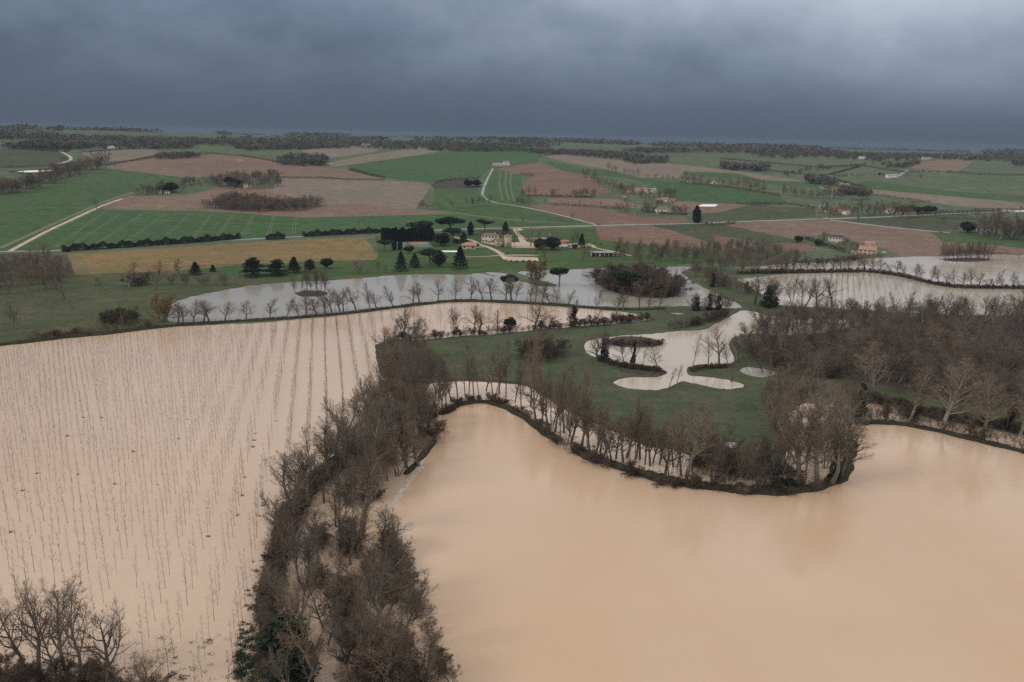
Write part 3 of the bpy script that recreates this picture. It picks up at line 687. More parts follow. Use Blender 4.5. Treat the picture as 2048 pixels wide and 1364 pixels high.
def wood(poly, n, hr, label, seed, mats=('wood_far', 'wood_green'), green=.06, name='woods', tris=40, leafsize=.22, wide=.6, trunks=True):
    """a far wood that reads as one mass: many small ragged crowns on trunks in one mesh"""
    g = random.Random(seed); B = MB(); A = np.array(pts(poly)); lo, hi = A.min(0), A.max(0); k = 0; n = int(n*1.7)
    while k < n:
        q = (g.uniform(lo[0], hi[0]), g.uniform(lo[1], hi[1]))
        if not inside1(A, *q): continue
        k += 1; p = P(*q); h = g.uniform(*hr); c = (p.x, p.y, p.z+h*.56); r = (h*wide*g.uniform(.7, 1.2), h*wide*g.uniform(.7, 1.2), h*.44)
        mi = 1 if g.random() < green else 0
        leafy(seed*1000+k, tris, h*leafsize, lambda g2: ell(g2, c, r, .25), B, .9, mi)
        if trunks: B.tube((p.x, p.y, p.z-1), c, h*.018, h*.012, 3, 0)
    o = B.obj(name, list(mats)); return tag(o, label, kind='stuff')
def hedge(path, w, h, label, mat='laurel', name='hedge', group=None, dens=5.0, leaf=.5, soft=0):
    """a hedge along a pixel path: leaves through a rounded strip on short stems"""
    pl = pts(path); pl = smooth_poly(pl, False, soft) if soft else pl
    W = [P(x, y) for x, y in densify(pl, 6, False)]; a = np.array([(p.x, p.y, p.z) for p in W]); o0 = a[len(a)//2].copy()
    L = np.concatenate([[0], np.cumsum(np.linalg.norm(np.diff(a[:, :2], axis=0), axis=1))]); g = random.Random(int(L[-1]*10)); B = MB()
    ph = [g.uniform(0, 6) for _ in range(3)]
    n = int(L[-1]*w*dens*1.6)+60
    tg = np.gradient(a[:, :2], axis=0); td = (tg/(np.linalg.norm(tg, axis=1)[:, None]+1e-9)).tolist(); Ll = L.tolist(); al = a.tolist()
    def fn(g2):
        t = g2.uniform(0, Ll[-1]); k = min(max(bisect.bisect(Ll, t), 1), len(al)-1); f = (t-Ll[k-1])/(Ll[k]-Ll[k-1]+1e-9); c = [al[k-1][i]*(1-f)+al[k][i]*f for i in range(3)]
        d = td[k]; s_ = 1+.22*math.sin(t/3.1+ph[0])+.15*math.sin(t/1.3+ph[1]); th = g2.uniform(0, math.pi); r_ = math.sqrt(g2.uniform(.35, 1))
        u = math.cos(th)*w/2*r_*s_; z = (math.sin(th)*.85+.1)*h*r_*s_
        return (c[0]-d[1]*u-o0[0], c[1]+d[0]*u-o0[1], c[2]+z-o0[2]), (-d[1]*math.cos(th), d[0]*math.cos(th), math.sin(th))
    leafy(int(L[-1]*7), n, leaf, fn, B, .8)
    o = B.obj(name, mat); o.location = o0
    return tag(o, label, 'hedge', group)
# ================================================================== single trees, by foot pixel and top row
def many(s, group=None):
    for ln in s.strip().splitlines():
        k, b, w, lab = [q.strip() for q in ln.split('|')]; x, y, t = (float(v) for v in b.split(','))
        at(k, x, y, t, lab, float(w) if w else None, group=group)
# nearest trees, lower left corner
many('''
oak|-12,1352,1168|90|bare tree cut by the left edge of the picture at the bottom
oak|52,1345,1198|75|bare tree with a leaning trunk near the bottom left corner
oak|80,1352,1164|98|tall forked bare tree in the bottom left corner, widest crown of the clump
alder|113,1350,1172|62|slim dark bare tree behind the forked one at bottom left
ash|155,1357,1160|92|upright bare tree with open fan crown, right of the forked corner tree
oak|240,1388,1220|120|flat topped bare tree leaning right over the flooded saplings, lower left
oak|292,1420,1292|95|low spreading bare tree at bottom edge right of the flat topped one
''', 'bare trees in the lower left corner')
for k, (x, y, t) in enumerate([(6, 1376, 1316), (44, 1380, 1326), (96, 1376, 1314), (134, 1384, 1330), (178, 1378, 1322), (214, 1384, 1318), (262, 1400, 1340), (310, 1410, 1352)]):
    at('bramble', x, y, t, f'brown thicket under the lower left corner trees, {nth(k+1)} from the left', 70, group='thickets under the corner trees')
# river belt between plantation and lake
many('''
oak|626,1372,1150|104|big bare oak at the bottom of the belt with one long horizontal branch
oak|585,1040,962|82|twisted bare tree leaning left over the saplings from the levee
oak|619,1013,884|78|flat crowned bare tree standing on the levee above the twisted one
alder|648,1005,905|60|dark bushy bare tree just right of the flat crowned levee tree
ash|681,1060,928|56|twin stemmed bare tree in the brown water gap of the belt
oak|722,1069,905|120|broad dark oak with a rounded crown beside the foaming overflow
ash|712,980,792|98|tall upswept bare tree rising highest on the plantation side of the belt
ash|758,905,778|80|tall fine branched tree where the saplings meet the belt
ash|690,938,848|60|feathery pale tree at the left edge of the upper belt
alder|816,936,806|62|tall bare tree on the lake side with its foot by the overflow
oak|838,932,858|76|dark tree bending low over the lake by the overflow
alder|775,960,850|70|straight bare tree between the broad oak and the lake
alder|745,1000,890|70|dense twiggy tree in the middle of the belt above the oak
oak|566,1146,1034|86|gnarled bare tree half way down the levee edge
ash|636,1136,1030|84|bare tree with arching limbs standing in brown water inside the belt
alder|700,1130,1000|74|dark bare tree amid the belt below the broad oak
ash|772,1104,1022|66|leafless bushy tree on the lake bank under the overflow
alder|604,1215,1090|70|slender bare tree in the belt beside the dark levee bushes
alder|668,1205,1085|72|bare tree in the belt left of the pale trunked tree
birch|746,1296,1112|66|pale trunked bare tree with broken top in the lower belt
ash|792,1283,1112|128|round headed bare tree with fanned limbs leaning over the lake
alder|716,1250,1128|80|shaggy bare tree behind the pale trunked one
oak|850,1374,1276|80|low bare tree at the lake edge near the bottom
coppice|903,1372,1322|42|small twiggy bush tree at the bottom edge of the lake
alder|700,1360,1215|90|tangled bare tree at the bottom of the belt, right of the big oak
alder|585,1300,1170|70|bare tree rising from dark levee bushes near the bottom
oak|770,1390,1250|90|dark tangled tree at the bottom edge under the round headed tree
alder|655,1290,1190|66|thin bare tree left of the pale trunked tree
''', 'bare trees of the river belt')
many('''
bramble|700,1098,1048|84|large dark round thicket in the centre of the belt
bramble|690,1255,1180|90|dark thicket left of the pale trunked tree
bramble|640,1090,1050|60|low brown thicket beside the water gap in the belt
bramble|770,1330,1255|100|wide brown thicket under the round headed lakeside tree
bramble|735,1390,1310|110|brown thicket at the very bottom of the belt
bramble|830,1400,1325|90|brown thicket at the bottom edge beside the lake
bramble|750,1165,1110|70|brown thicket on the lake bank in mid belt
bramble|860,880,838|56|dark brown thicket overhanging the lake below the bay
bramble|640,1175,1130|60|low thicket inside the belt beside the gnarled tree
''', 'thickets of the river belt')
many('''
evergreen|860,842,820|34|dark evergreen bush at the left corner of the lake bay
evergreen|566,1312,1226|66|dark evergreen bush on the levee near the bottom
evergreen|590,1368,1290|70|dark evergreen bush at the bottom end of the levee
evergreen|700,1195,1150|50|dark ivy covered bush in the middle of the belt
evergreen|1580,978,953|20|dark holly bush at the tip of the wooded point
evergreen|1556,975,952|22|olive evergreen bush next to the holly on the point
evergreen|1020,660,630|20|dark ivy covered bush at the meadow edge below the plantation
''')
row(['bramble'], [548+3*(k % 3) for k in range(3)], '548,1150 556,1160', 22, 'low bramble clump on the levee, {n} beside the gnarled tree', 'brambles on the levee')
lev = pts('688,928 656,946 628,968 603,998 580,1040 563,1090 551,1140 543,1190 538,1240 540,1300 545,1370')
for k in range(34):
    t = k/33*(len(lev)-1); i = min(int(t), len(lev)-2); f = t-i
    x = lev[i][0]*(1-f)+lev[i+1][0]*f; y = lev[i][1]*(1-f)+lev[i+1][1]*f
    at('bramble', x+rnd.uniform(-3, 6), y+4, y-14-14*(y-900)/460-rnd.uniform(0, 8), f'dark bramble on the levee along the saplings, {nth(k+1)} from the upper end', 36+18*(y-900)/460, group='brambles along the levee')
for lab, poly, n, md, hr, sd in (('upper half', '690,850 760,795 830,800 862,860 835,925 775,1000 705,1010 655,1000 690,935', 34, 17, (13, 19), 51),
                             ('lower half', '575,1110 640,1050 735,1050 772,1100 795,1200 835,1300 860,1420 570,1420 552,1250', 22, 26, (12, 18), 52)):
    for k, (x, y) in enumerate(in_poly(poly, n, md, sd)):
        p = P(x, y, True); plant(('alder', 'ash', 'oak', 'coppice')[k % 4], p, rnd.uniform(*hr), f'bare tree within the {lab} of the river belt, {nth(k+1)} from its far end', f'bare trees of the {lab} of the belt', wf=1.15)
for k, (x, y) in enumerate(in_poly('655,1090 745,1050 775,1110 800,1230 850,1420 640,1420 660,1250 690,1180', 12, 34, 53)+in_poly('700,900 790,850 860,860 820,930 760,1010 690,1010', 9, 22, 54)):
    p = P(x, y, True); plant('bramble', p, rnd.uniform(3, 5.5), f'dark tangle of brush on the belt floor, {nth(k+1)} in the scatter', 'brush on the belt floor', wf=1.25)
# upper belt, meadow end
for k, (x, y) in enumerate(in_poly('750,705 800,690 850,720 880,790 870,830 830,880 770,905 720,900 740,850 775,790', 62, 13, 5)):
    p = P(x, y)
    if wet_at(p.x, p.y): p.z = 0
    plant(('alder', 'oak', 'ash', 'alder')[k % 4], p, rnd.uniform(13, 20), f'leafless tree in the dense upper belt, {nth(k+1)} counted from its far end', 'dense bare trees of the upper belt', wf=1.0)
row(['bramble', 'coppice'], [755+i*9 for i in range(14)], '750,740 770,765 800,800 850,835 880,835', 30, 'scrubby bush at the edge of the upper belt, {n} from the left', 'bushes of the upper belt', jit=12)
row(['bramble', 'coppice', 'bramble'], [776, 782, 786, 793, 800, 806, 812, 820, 828, 836, 846, 856, 866, 876, 886], '772,1085 782,1112 806,1160 846,1250 890,1350', 34, 'lakeside bush on the right edge of the belt, {n} from the upper end', 'lakeside bushes of the belt', wpx=44, hj=.3, jit=6)
row(['oak', 'alder', 'ash'], [541, 546, 552, 560, 568, 576, 584, 596, 608, 630, 645, 660, 672], '541,1290 546,1200 552,1145 560,1100 576,1055 600,1005 645,958 672,940', 92, 'bare tree rooted on the levee along the saplings, {n} from the left', 'bare trees along the levee', hj=.25, wpx=62)
# along the bay and the point
row(['alder', 'ash', 'birch', 'alder'], [884, 893, 902, 915, 930, 938, 948, 958, 972, 985, 998, 1012, 1030, 1043], '880,820 920,795 960,788 1010,795 1050,820', 96, 'slim bare tree around the head of the lake bay, {n} from the left', 'bare trees at the bay head', jit=8, hj=.18, wpx=38)
row(['bramble'], [892, 899, 915, 921, 940, 946, 958, 985, 1004, 1012, 1040, 1052, 1080, 1094], '885,828 920,806 960,800 1010,809 1050,832 1100,868', 14, 'low bramble on the curved bay bank, {n} from the left', 'brambles on the bay bank', wpx=24, hj=.5, jit=3)
row(['poplar'], [1062, 1085, 1133, 1176], '1060,812 1090,830 1140,860 1180,885', 150, 'tall pale bare poplar above the bay shoulder, {n} from the left', 'tall poplars above the bay', hj=.1)
row(['oak', 'alder', 'ash'], [1072, 1084, 1096, 1104, 1110, 1122, 1128, 1136, 1142, 1155, 1165, 1176, 1186, 1193, 1200, 1208, 1216, 1224, 1232, 1246, 1254, 1262, 1271, 1280, 1290, 1300], '1070,840 1110,862 1160,895 1220,915 1300,930', 100, 'dark bare tree on the lake bank between bay and meadow, {n} from the left', 'bare trees on the middle lake bank', jit=9, hj=.25, wpx=50)
row(['bramble', 'coppice', 'bramble'], [1078, 1090, 1106, 1113, 1130, 1152, 1160, 1186, 1204, 1215, 1240, 1262, 1270, 1296, 1318, 1326, 1350, 1385, 1395, 1420, 1428, 1452, 1480, 1490, 1515, 1540, 1552, 1570, 1600, 1628], '1070,850 1120,888 1160,910 1200,930 1300,962 1400,978 1500,986 1560,984 1620,978', 22, 'brown bush on the lake bank around the point, {n} from the left', 'bushes on the lake bank', wpx=30, jit=6, hj=.55)
row(['alder', 'oak', 'ash', 'coppice'], [1306, 1318, 1338, 1350, 1366, 1384, 1396, 1408, 1424, 1436, 1452, 1464, 1476, 1484, 1498, 1508, 1522, 1534, 1548, 1558], '1300,935 1400,955 1500,968 1560,968', 78, 'slender bare tree in the flooded strip of the point, {n} from the left', 'trees of the flooded strip', jit=14, hj=.35, wpx=44)
many('''
poplar|1372,955,790|84|very tall pale poplar standing before the green meadow, three trunks
poplar|1362,952,812|50|slender left stem beside the very tall pale poplar
birch|1270,905,820|36|white stemmed birch before the meadow left of the tall poplar
oak|1330,948,862|70|dark spreading bare tree on the bank left of the tall poplar
oak|1412,930,842|66|dark bare tree on the bank right of the tall poplar
coppice|1446,962,868|84|rounded reddish bare tree over the small puddle on the point
alder|1490,960,870|62|bare tree on the bank right of the reddish rounded one
alder|1520,965,868|62|bare tree near the tip of the point above the bushes
oak|1545,900,780|92|dark bare tree at the right edge of the meadow
ash|1575,850,740|92|tall bare tree at the upper right edge of the meadow
oak|1602,975,812|96|big bare tree with pale trunk in the flooded tip of the point
poplar|1635,972,788|100|tall tan tree crowning the end of the wooded point
ash|1658,965,800|88|fan shaped tan tree at the outer end of the point
oak|1680,955,848|80|bare tree leaning over the lake at the end of the point
ivy|1668,962,860|32|ivy covered tree at the water's edge of the point
poplar|1610,900,800|70|dense bare tree inside the flooded point
poplar|1640,880,775|80|tall bare tree in the flooded hollow behind the point
alder|1565,930,830|64|bare tree at the meadow corner of the point
alder|1590,820,722|80|purple brown tree above the meadow's right edge
alder|1640,830,730|84|dense purple tree behind the wooded point
''', 'bare trees of the wooded point')
for k, (x, y) in enumerate(in_poly('1530,780 1600,740 1690,770 1710,830 1690,900 1660,955 1600,960 1550,930 1540,860', 34, 14, 6)):
    p = P(x, y); p.z = 0 if wet_at(p.x, p.y) else p.z
    plant(('alder', 'oak', 'ash', 'coppice')[k % 4], p, rnd.uniform(9, 17), f'bare tree packed in the point thicket, {nth(k+1)} counted from its far side', 'packed trees of the point thicket')
row(['bramble'], [1390+17*i for i in range(12)], '1385,925 1470,945 1580,950', 20, 'brown thicket on the meadow side of the flooded strip, {n} from the left', 'thickets beside the flooded strip', wpx=34, jit=6)
# right shore
many('''
poplar|1882,862,716|96|largest pale poplar with spreading crown on the right shore
poplar|1966,876,742|84|second large pale poplar with forked trunk on the right shore
poplar|1815,846,722|58|narrow pale poplar left of the two large ones on the right shore
poplar|2038,872,755|70|pale poplar at the right edge of the picture on the shore
ivy|1722,820,748|44|dark ivy covered tree at the left end of the right shore
poplar|1750,800,690|96|large brown poplar behind the ivy covered shore tree
oak|1715,832,770|60|bare tree beside the ivy column on the right shore
oak|1940,868,800|50|small bare tree between the two large shore poplars
ivy|2015,862,790|30|ivy covered stem left of the edge poplar on the shore
''', 'trees of the right shore')
row(['coppice', 'bramble', 'alder'], [1712+15*i for i in range(26)], '1710,842 1750,838 1800,842 1900,862 2048,898 2110,918', 34, 'bare bush on the right shore bank, {n} from the left', 'bushes on the right shore', jit=6, wpx=28, hj=.35)
row(['bramble'], [1735+22*i for i in range(16)], '1730,802 1795,812 1850,832 1923,844 2048,868', 20, 'brown thicket behind the right shore flood, {n} from the left', 'thickets behind the right shore', wpx=36)
# the big wood at the right
area(['alder', 'alder', 'ash', 'alder', 'oak'], '1492,700 1530,668 1590,648 1720,640 1850,632 2080,632 2090,820 1990,826 1900,806 1800,775 1700,762 1600,738 1530,715', 262, 20, (13, 18.5),
     'grey brown bare tree within the dense flooded wood on the right', 'bare trees of the dense right hand wood', 8, 1.5, 'woodland_tree')
row(['alder'], [1540+9*i for i in range(22)], '1540,652 1600,650 1740,648', 40, 'thin trunk at the far flooded edge of the right wood, {n} from the left', 'flooded edge trunks of the right wood', hj=.2, wpx=20)
many('''
oak|1498,700,640|66|rounded bare tree at the near left corner of the right wood
alder|1526,745,680|50|pale stemmed tree standing in front of the right wood
oak|1486,720,668|40|reddish bush tree on the bank right of the lobed pond
''')
row(['bramble', 'coppice'], [1495+14*i for i in range(13)], '1495,708 1530,726 1600,745 1680,765', 26, 'purple brown bush along the front of the right wood, {n} from the left', 'bushes fronting the right wood', wpx=40, jit=4)
# trees around the lobed pond
many('''
oak|1196,722,668|58|dark bare tree on the spit at the left end of the lobed pond
ivy|1207,723,662|26|thick ivy column beside the dark tree on the left spit
ivy|1266,728,668|20|narrow ivy column in the middle of the left spit
orchard|1246,732,690|30|small bare tree on the left spit between the ivy columns
birch|1286,732,694|26|small bare tree right of the narrow ivy column
alder|1315,738,688|32|upright bare tree near the tip of the left spit
birch|1338,776,732|26|pale leafless sapling rising from the pond neck
birch|1353,770,730|22|leaning pale sapling beside the pond neck
birch|1384,738,670|34|bare tree at the tip of the right spit
birch|1414,738,668|38|slim bare tree with pale trunk on the right spit
oak|1438,728,650|54|leafy brown tree in the middle of the right spit
alder|1455,730,682|26|dark slim tree at the base of the right spit
orchard|1466,772,752|12|tiny sapling in the right lobe of the pond
alder|1478,725,664|34|reddish bare tree where the right spit meets the bank
''', 'trees around the lobed pond')
row(['bramble'], [1206+11*i for i in range(11)], '1205,724 1240,735 1330,748', 11, 'low brown brush on the left spit, {n} from the left', 'brush on the left spit', wpx=20)
row(['bramble'], [1384+13*i for i in range(6)], '1384,744 1410,738 1460,736', 9, 'low brown brush on the right spit, {n} from the left', 'brush on the right spit', wpx=20)
row(['bramble'], [1213, 1228, 1244, 1262, 1280, 1298, 1318], '1210,688 1270,690 1325,690', 11, 'red brown brush on the scrub islet, {n} from the left', 'brush on the scrub islet', wpx=24)
row(['bramble', 'coppice'], [1340+11*i for i in range(11)], '1340,660 1400,650 1448,636 1470,622', 17, 'reddish bush on the bank above the lobed pond, {n} from the left', 'bushes above the lobed pond', wpx=20)
# meadow clumps
many('''
oak|1062,712,655|70|dark bare tree over the thicket in the middle of the meadow
bramble|1050,716,680|54|large brown thicket in the middle of the meadow
bramble|1082,722,680|54|brown thicket right of the meadow's large thicket
bramble|1112,712,676|46|red brown thicket at the right of the meadow clump
birch|992,788,702|34|white stemmed birch at the lower edge of the meadow
''')
# trees between plantation and meadow
many('''
oak|803,676,612|48|bare tree with an open crown at the left end of the meadow hedge
ash|812,678,632|56|low arching tree beside the open crowned one
alder|828,682,634|30|small bare tree in the meadow hedge scrub
ash|913,668,616|32|slim bare tree in the middle of the meadow hedge
oak|948,666,610|40|crooked bare tree leaning left in the meadow hedge
oak|960,668,624|52|low tree bending right over the floodwater
alder|995,663,620|30|bare tree left of the ivy bush in the meadow hedge
oak|1068,660,602|70|large bare tree over the meadow hedge right of the ivy bush
ivy|1147,653,598|24|tall ivy covered tree in the meadow hedge
orchard|1100,657,632|36|low twiggy tree left of the tall ivy covered one
alder|1190,648,618|22|bare tree at the right end of the sapling flood
alder|1221,647,622|22|slender tree near the tip of the sapling flood
alder|1243,645,622|24|slender tree at the tip of the sapling flood
''', 'trees of the meadow hedge')
row(['bramble', 'coppice'], [795+12.5*i for i in range(38)], '790,680 816,683 904,674 1006,666 1109,657 1197,650 1262,645', 15, 'brown scrub at the meadow hedge foot, {n} from the left', 'scrub of the meadow hedge', wpx=18, hj=.4)
row(['bramble'], [1246, 1258, 1270, 1282, 1294], '1246,644 1300,640', 15, 'brown bush at the meadow tip, {n} from the left', 'bushes at the meadow tip', wpx=20)
# tree row on the dam
row(['oak', 'alder', 'oak'], [357, 367, 387, 408, 419, 450, 493, 540, 573, 598, 614, 635, 651, 664, 680, 687, 712, 741, 753, 786, 826, 838, 876, 912, 942, 965, 983, 1011, 1024, 1031, 1061, 1070, 1084, 1099, 1115, 1134],
    '350,649 457,642 563,636 640,630 740,619 845,606 940,600 1050,604 1140,612', 44, 'bare tree on the dam between grey pond and saplings, {n} from the left', 'bare trees along the pond dam', hj=.22, wpx=34, jit=1.5)
row(['oak', 'alder'], [1190, 1233, 1246, 1280, 1296, 1315], '1190,622 1240,622 1320,620', 46, 'bare tree near the right end of the dam, {n} from the left', 'bare trees at the right dam end', hj=.2, wpx=26)
row(['ivy'], [1392, 1418, 1436], '1390,622 1440,620', 40, 'dark ivy clad tree at the pond outlet, {n} from the left', 'ivy trees at the pond outlet', wpx=24)
row(['coppice'], [1384, 1406, 1428, 1448, 1456], '1384,622 1460,622', 26, 'low bare bush at the pond outlet, {n} from the left', 'bushes at the pond outlet', wpx=24)
# islands in the grey pond
many('''
stone_pine|1257,584,541|50|dark umbrella pine rising from the thicket island
stone_pine|1118,573,532|30|umbrella pine on the grassy spit in the grey pond
stone_pine|1021,588,547|27|umbrella pine standing in the grey pond left of the spit
willow|1072,570,520|34|golden willow on the grassy spit of the pond
willow|324,644,590|40|golden round willow at the left end of the grey pond
''')
area(['coppice', 'alder', 'coppice', 'bramble'], '1190,558 1202,571 1232,584 1270,592 1320,595 1353,592 1360,580 1342,564 1290,555 1230,552', 78, 9, (8.5, 13), 'reddish bare tree crowded on the thicket island of the grey pond', 'crowded trees of the thicket island', 9, 1.65, 'island_tree')
row(['alder', 'ash'], [590, 602, 613, 622, 631, 640, 648], '588,588 648,588', 50, 'tall bare tree on the small islet of the grey pond, {n} from the left', 'trees of the small islet', wpx=20)
row(['alder', 'coppice'], [1890, 1898, 1907, 1915, 1924, 1932, 1941, 1950, 1958, 1967, 1976], '1885,518 1980,518', 31, 'bare tree on the far right flooded islet, {n} from the left', 'trees of the far right islet', wpx=20)
# levee across the far right flood
row(['oak', 'alder'], [1486+16.3*i for i in range(36)], '1480,548 1560,546 1660,544 1737,543 1796,550 1870,568 1915,575 2048,577 2070,578', 31, 'bare tree on the levee across the far right flood, {n} from the left', 'trees of the far right levee', hj=.35, wpx=22)
row(['bramble'], [1480+13*i for i in range(45)], '1480,549 1560,547 1660,545 1737,544 1796,552 1870,570 1915,576 2048,578', 9, 'low brown scrub on the far right levee, {n} from the left', 'scrub of the far right levee', wpx=15)
many('''
ivy|1538,615,556|46|dark ivy hung tree in front of the far right saplings
oak|1510,610,552|58|dense bare tree left of the ivy hung one on the grass bank
ash|1585,612,558|34|slim bare tree right of the ivy hung one
ash|1606,614,556|40|dark bare tree in the middle of the grass bank clump
oak|1633,612,554|48|broad bare tree in the grass bank clump
oak|1664,612,552|46|bare tree at the right end of the grass bank clump
oak|1688,625,596|40|low bare tree above the right wood's far edge
oak|2040,640,580|60|dark bare tree at the right edge above the wood
ivy|1425,575,538|24|dark bushy tree on the reed bank of the grey pond
''', 'trees of the grass bank')
row(['bramble', 'coppice', 'alder'], [1392+8*i for i in range(14)], '1390,553 1420,563 1460,580 1500,590', 27, 'dark bush on the reed bank by the grey pond, {n} from the left', 'bushes on the reed bank', wpx=20)
# wooded bend below the ploughed plain
for k, (x, y) in enumerate(in_poly('1380,520 1430,500 1500,495 1560,505 1600,520 1580,545 1470,545 1400,540', 92, 7, 12)):
    plant(('alder', 'oak', 'ash')[k % 3], P(x, y), rnd.uniform(9, 15), f'bare tree of the wooded river bend, {nth(k+1)} counted from the far side', 'trees of the wooded river bend', wf=1.5)
for k, (x, y) in enumerate(in_poly('1222,510 1290,500 1400,505 1400,530 1300,532 1230,524', 30, 12, 13)):
    plant(('alder', 'coppice', 'ash')[k % 3], P(x, y), rnd.uniform(9, 15), f'bare tree of the grove right of the open shed, {nth(k+1)} from the far side', 'trees of the shed grove', wf=1.4)
row(['coppice', 'bramble'], [1590+9*i for i in range(17)], '1590,530 1660,527 1740,520', 12, 'low bush at the shore below the orange house, {n} from the left', 'bushes below the orange house', wpx=14)
# ------------------------------------------------------------------ manor park
many('''
stone_pine|768,503,479|25|small umbrella pine at the left of the tennis court
stone_pine|840,478,441|40|left umbrella pine behind the cypress hedge
stone_pine|901,472,432|42|broadest umbrella pine behind the cypress hedge
stone_pine|906,484,455|40|lower umbrella pine right of the cypress hedge
stone_pine|970,463,438|36|lone umbrella pine beside the country road
stone_pine|861,530,497|38|umbrella pine on the lawn beside the pond
evergreen|877,535,500|22|dark evergreen pressed against the lawn umbrella pine
evergreen|882,492,463|34|round dark evergreen at the right of the tennis court
evergreen|818,507,490|15|small round dark tree before the tennis court
evergreen|1105,500,472|26|round dark evergreen at the manor car park
evergreen|1082,500,476|24|dark evergreen left of the car park tree
evergreen|954,494,486|9|small clipped round tree beside the pavilion
evergreen|1150,498,488|12|small dark bush at the car park entrance
cypress|789,500,479|9|left dark column cypress before the tennis court
cypress|800,500,480|8|right dark column cypress before the tennis court
cypress|941,470,444|10|lone pencil cypress near the manor drive
cypress|1393,446,412|15|solitary tall cypress beside the country road
conifer|1012,468,444|13|pointed conifer behind the manor tower
conifer|920,538,494|22|tall dark spruce on the lawn near the pond
blue_conifer|802,543,504|18|left blue grey spruce on the lawn
blue_conifer|829,536,508|17|right blue grey spruce on the lawn
conifer|391,550,525|22|dark triangular spruce left on the pasture
conifer|426,544,530|15|small dark spruce right of the triangular one
cedar|507,553,514|36|leftmost spreading cedar in the row by the stubble
cedar|553,551,518|38|widest low cedar in the row by the stubble
conifer|588,546,515|20|narrow dark pine right of the widest cedar
evergreen|620,546,517|17|dark pine in the row above the small islet
evergreen|654,538,513|20|round topped pine at the right end of the row
conifer|1163,495,468|12|ivy dark pointed tree behind the car park
evergreen|912,488,478|10|small dark tree left of the park drive
blue_conifer|927,486,464|13|greyish conifer beside the park drive
blossom|721,548,520|30|pale pink blossoming tree beside the grey pond
orchard|752,548,526|20|bare garden tree right of the pink blossoming tree
orchard|770,546,530|10|thin bare garden tree beside the left blue spruce
orchard|818,500,486|16|pale grey bushy tree against the tennis court fence
oak|1062,494,455|36|tall bare tree with open crown in the manor courtyard
orchard|1090,526,490|34|brown bare tree below the round evergreens
orchard|1165,522,488|32|bare tree on the lawn left of the open shed
oak|1047,452,426|14|thin bare tree beyond the road above the manor
oak|1160,492,462|24|bare tree behind the car park
alder|995,492,478|20|bare fruit tree before the manor house
orchard|978,480,470|20|bare tree at the manor's left roof end
orchard|1030,492,470|14|bare tree right of the manor tower
oak|1240,512,475|34|rust brown oak at the lane above the shed grove
oak|1278,510,478|24|bare oak right of the rust brown one
orchard|1200,497,486|22|low bare trees at the car park exit
''')
row(['cypress'], [768+5.6*i for i in range(18)], '767,484 800,484 865,482', 27, 'dark cypress of the tall clipped screen behind the court, {n} from the left', 'cypress screen behind the tennis court', wpx=11, hj=.14, name='screen_cypress')
row(['evergreen'], [1022, 1034, 1046, 1058, 1070], '1020,524 1080,524', 3.5, 'small clipped ball on the paved terrace, {n} from the left', 'clipped balls on the terrace', wpx=3, name='topiary')
many('''
alder|257,576,523|42|bare tree with a brown collar left on the pasture
oak|312,582,521|50|large bare tree in a brown leaf circle on the pasture
orchard|205,582,556|22|small bare tree in a brown ring on the pasture
alder|357,551,516|30|bare tree with reddish crown before the stubble
bramble|280,571,545|46|brown thicket between the two pasture trees
coppice|343,570,550|34|brown bush right of the large pasture tree
coppice|372,571,548|44|wide brown bush on the pasture edge
coppice|408,572,552|44|brown bush at the pond end of the pasture hedge
coppice|448,571,546|40|brown bush at the right end of the pasture hedge
oak|130,600,560|38|rust brown young oak on the lower pasture
oak|28,660,606|30|bare tree at the left end of the lower bank
''', 'pasture trees')
row(['bramble', 'coppice'], [62+13*i for i in range(19)], '60,680 150,672 225,664 281,657 310,655', 14, 'brown bush along the upper flood edge, {n} from the left', 'bushes on the upper flood edge', wpx=22, hj=.4)
area(['birch'], '5,565 150,575 200,620 260,655 100,672 5,684', 40, 16, (8, 12), 'thin pale leafless sapling on the grass slope above the flood', 'thin saplings on the left grass slope', 14, .9, 'slope_sapling')
for k, (x, y) in enumerate(in_poly('-10,545 60,535 130,540 140,575 70,585 -10,595', 34, 12, 15)):
    plant(('alder', 'oak', 'coppice')[k % 3], P(x, y), rnd.uniform(10, 16), f'reddish bare tree in the left edge grove, {nth(k+1)} counted from the far side', 'trees of the left edge grove', wf=1.6)
many('''
oak|98,548,484|64|tall dark bare tree above the left edge grove
oak|78,545,496|50|dark bare tree left of the grove's tallest
''')
# brushwood heap with fallen crowns
for k, (x, y) in enumerate([(212, 648), (228, 650), (240, 640), (255, 648), (268, 642)]):
    at('bramble', x, y, y-26, f'brown brushwood of the fallen tree by the flood edge, {nth(k+1)} from the left', 30, group='fallen brushwood')
# ================================================================== hedges, hill trees, far woods
hedge('124,503 200,499 300,492 400,485 480,478', 7, 6.2, 'long dark clipped hedge along the road, left stretch', dens=10, leaf=.9)
hedge('128,505 140,504', 6, 4.5, 'short dark hedge bush beside the farm road turning', dens=10, leaf=.9)
hedge('532,480 550,479 570,478', 7, 6.5, 'short dark hedge block between two gaps in the road hedge', dens=10, leaf=.9)
hedge('606,474 660,471 720,468 766,466', 7, 6, 'long dark clipped hedge along the road, right stretch', dens=10, leaf=.9)
hedge('1290,424 1330,429 1375,430', 5, 3.0, 'dark garden hedge around the lower hamlet house')
hedge('1608,478 1640,489 1690,505', 6, 4.5, 'dark hedge sloping below the slate roofed mansion')
hedge('1700,402 1740,402', 4, 4, 'dark hedge block beside the roadside cottages')
hedge('1859,434 1900,438 1950,440', 3, 2, 'thin dark hedge across the right paddock', 'bramble')
hedge('1880,511 1960,506 2010,510 2080,514', 4, 2.5, 'dark hedge at the right end of the brown plain', 'bramble')
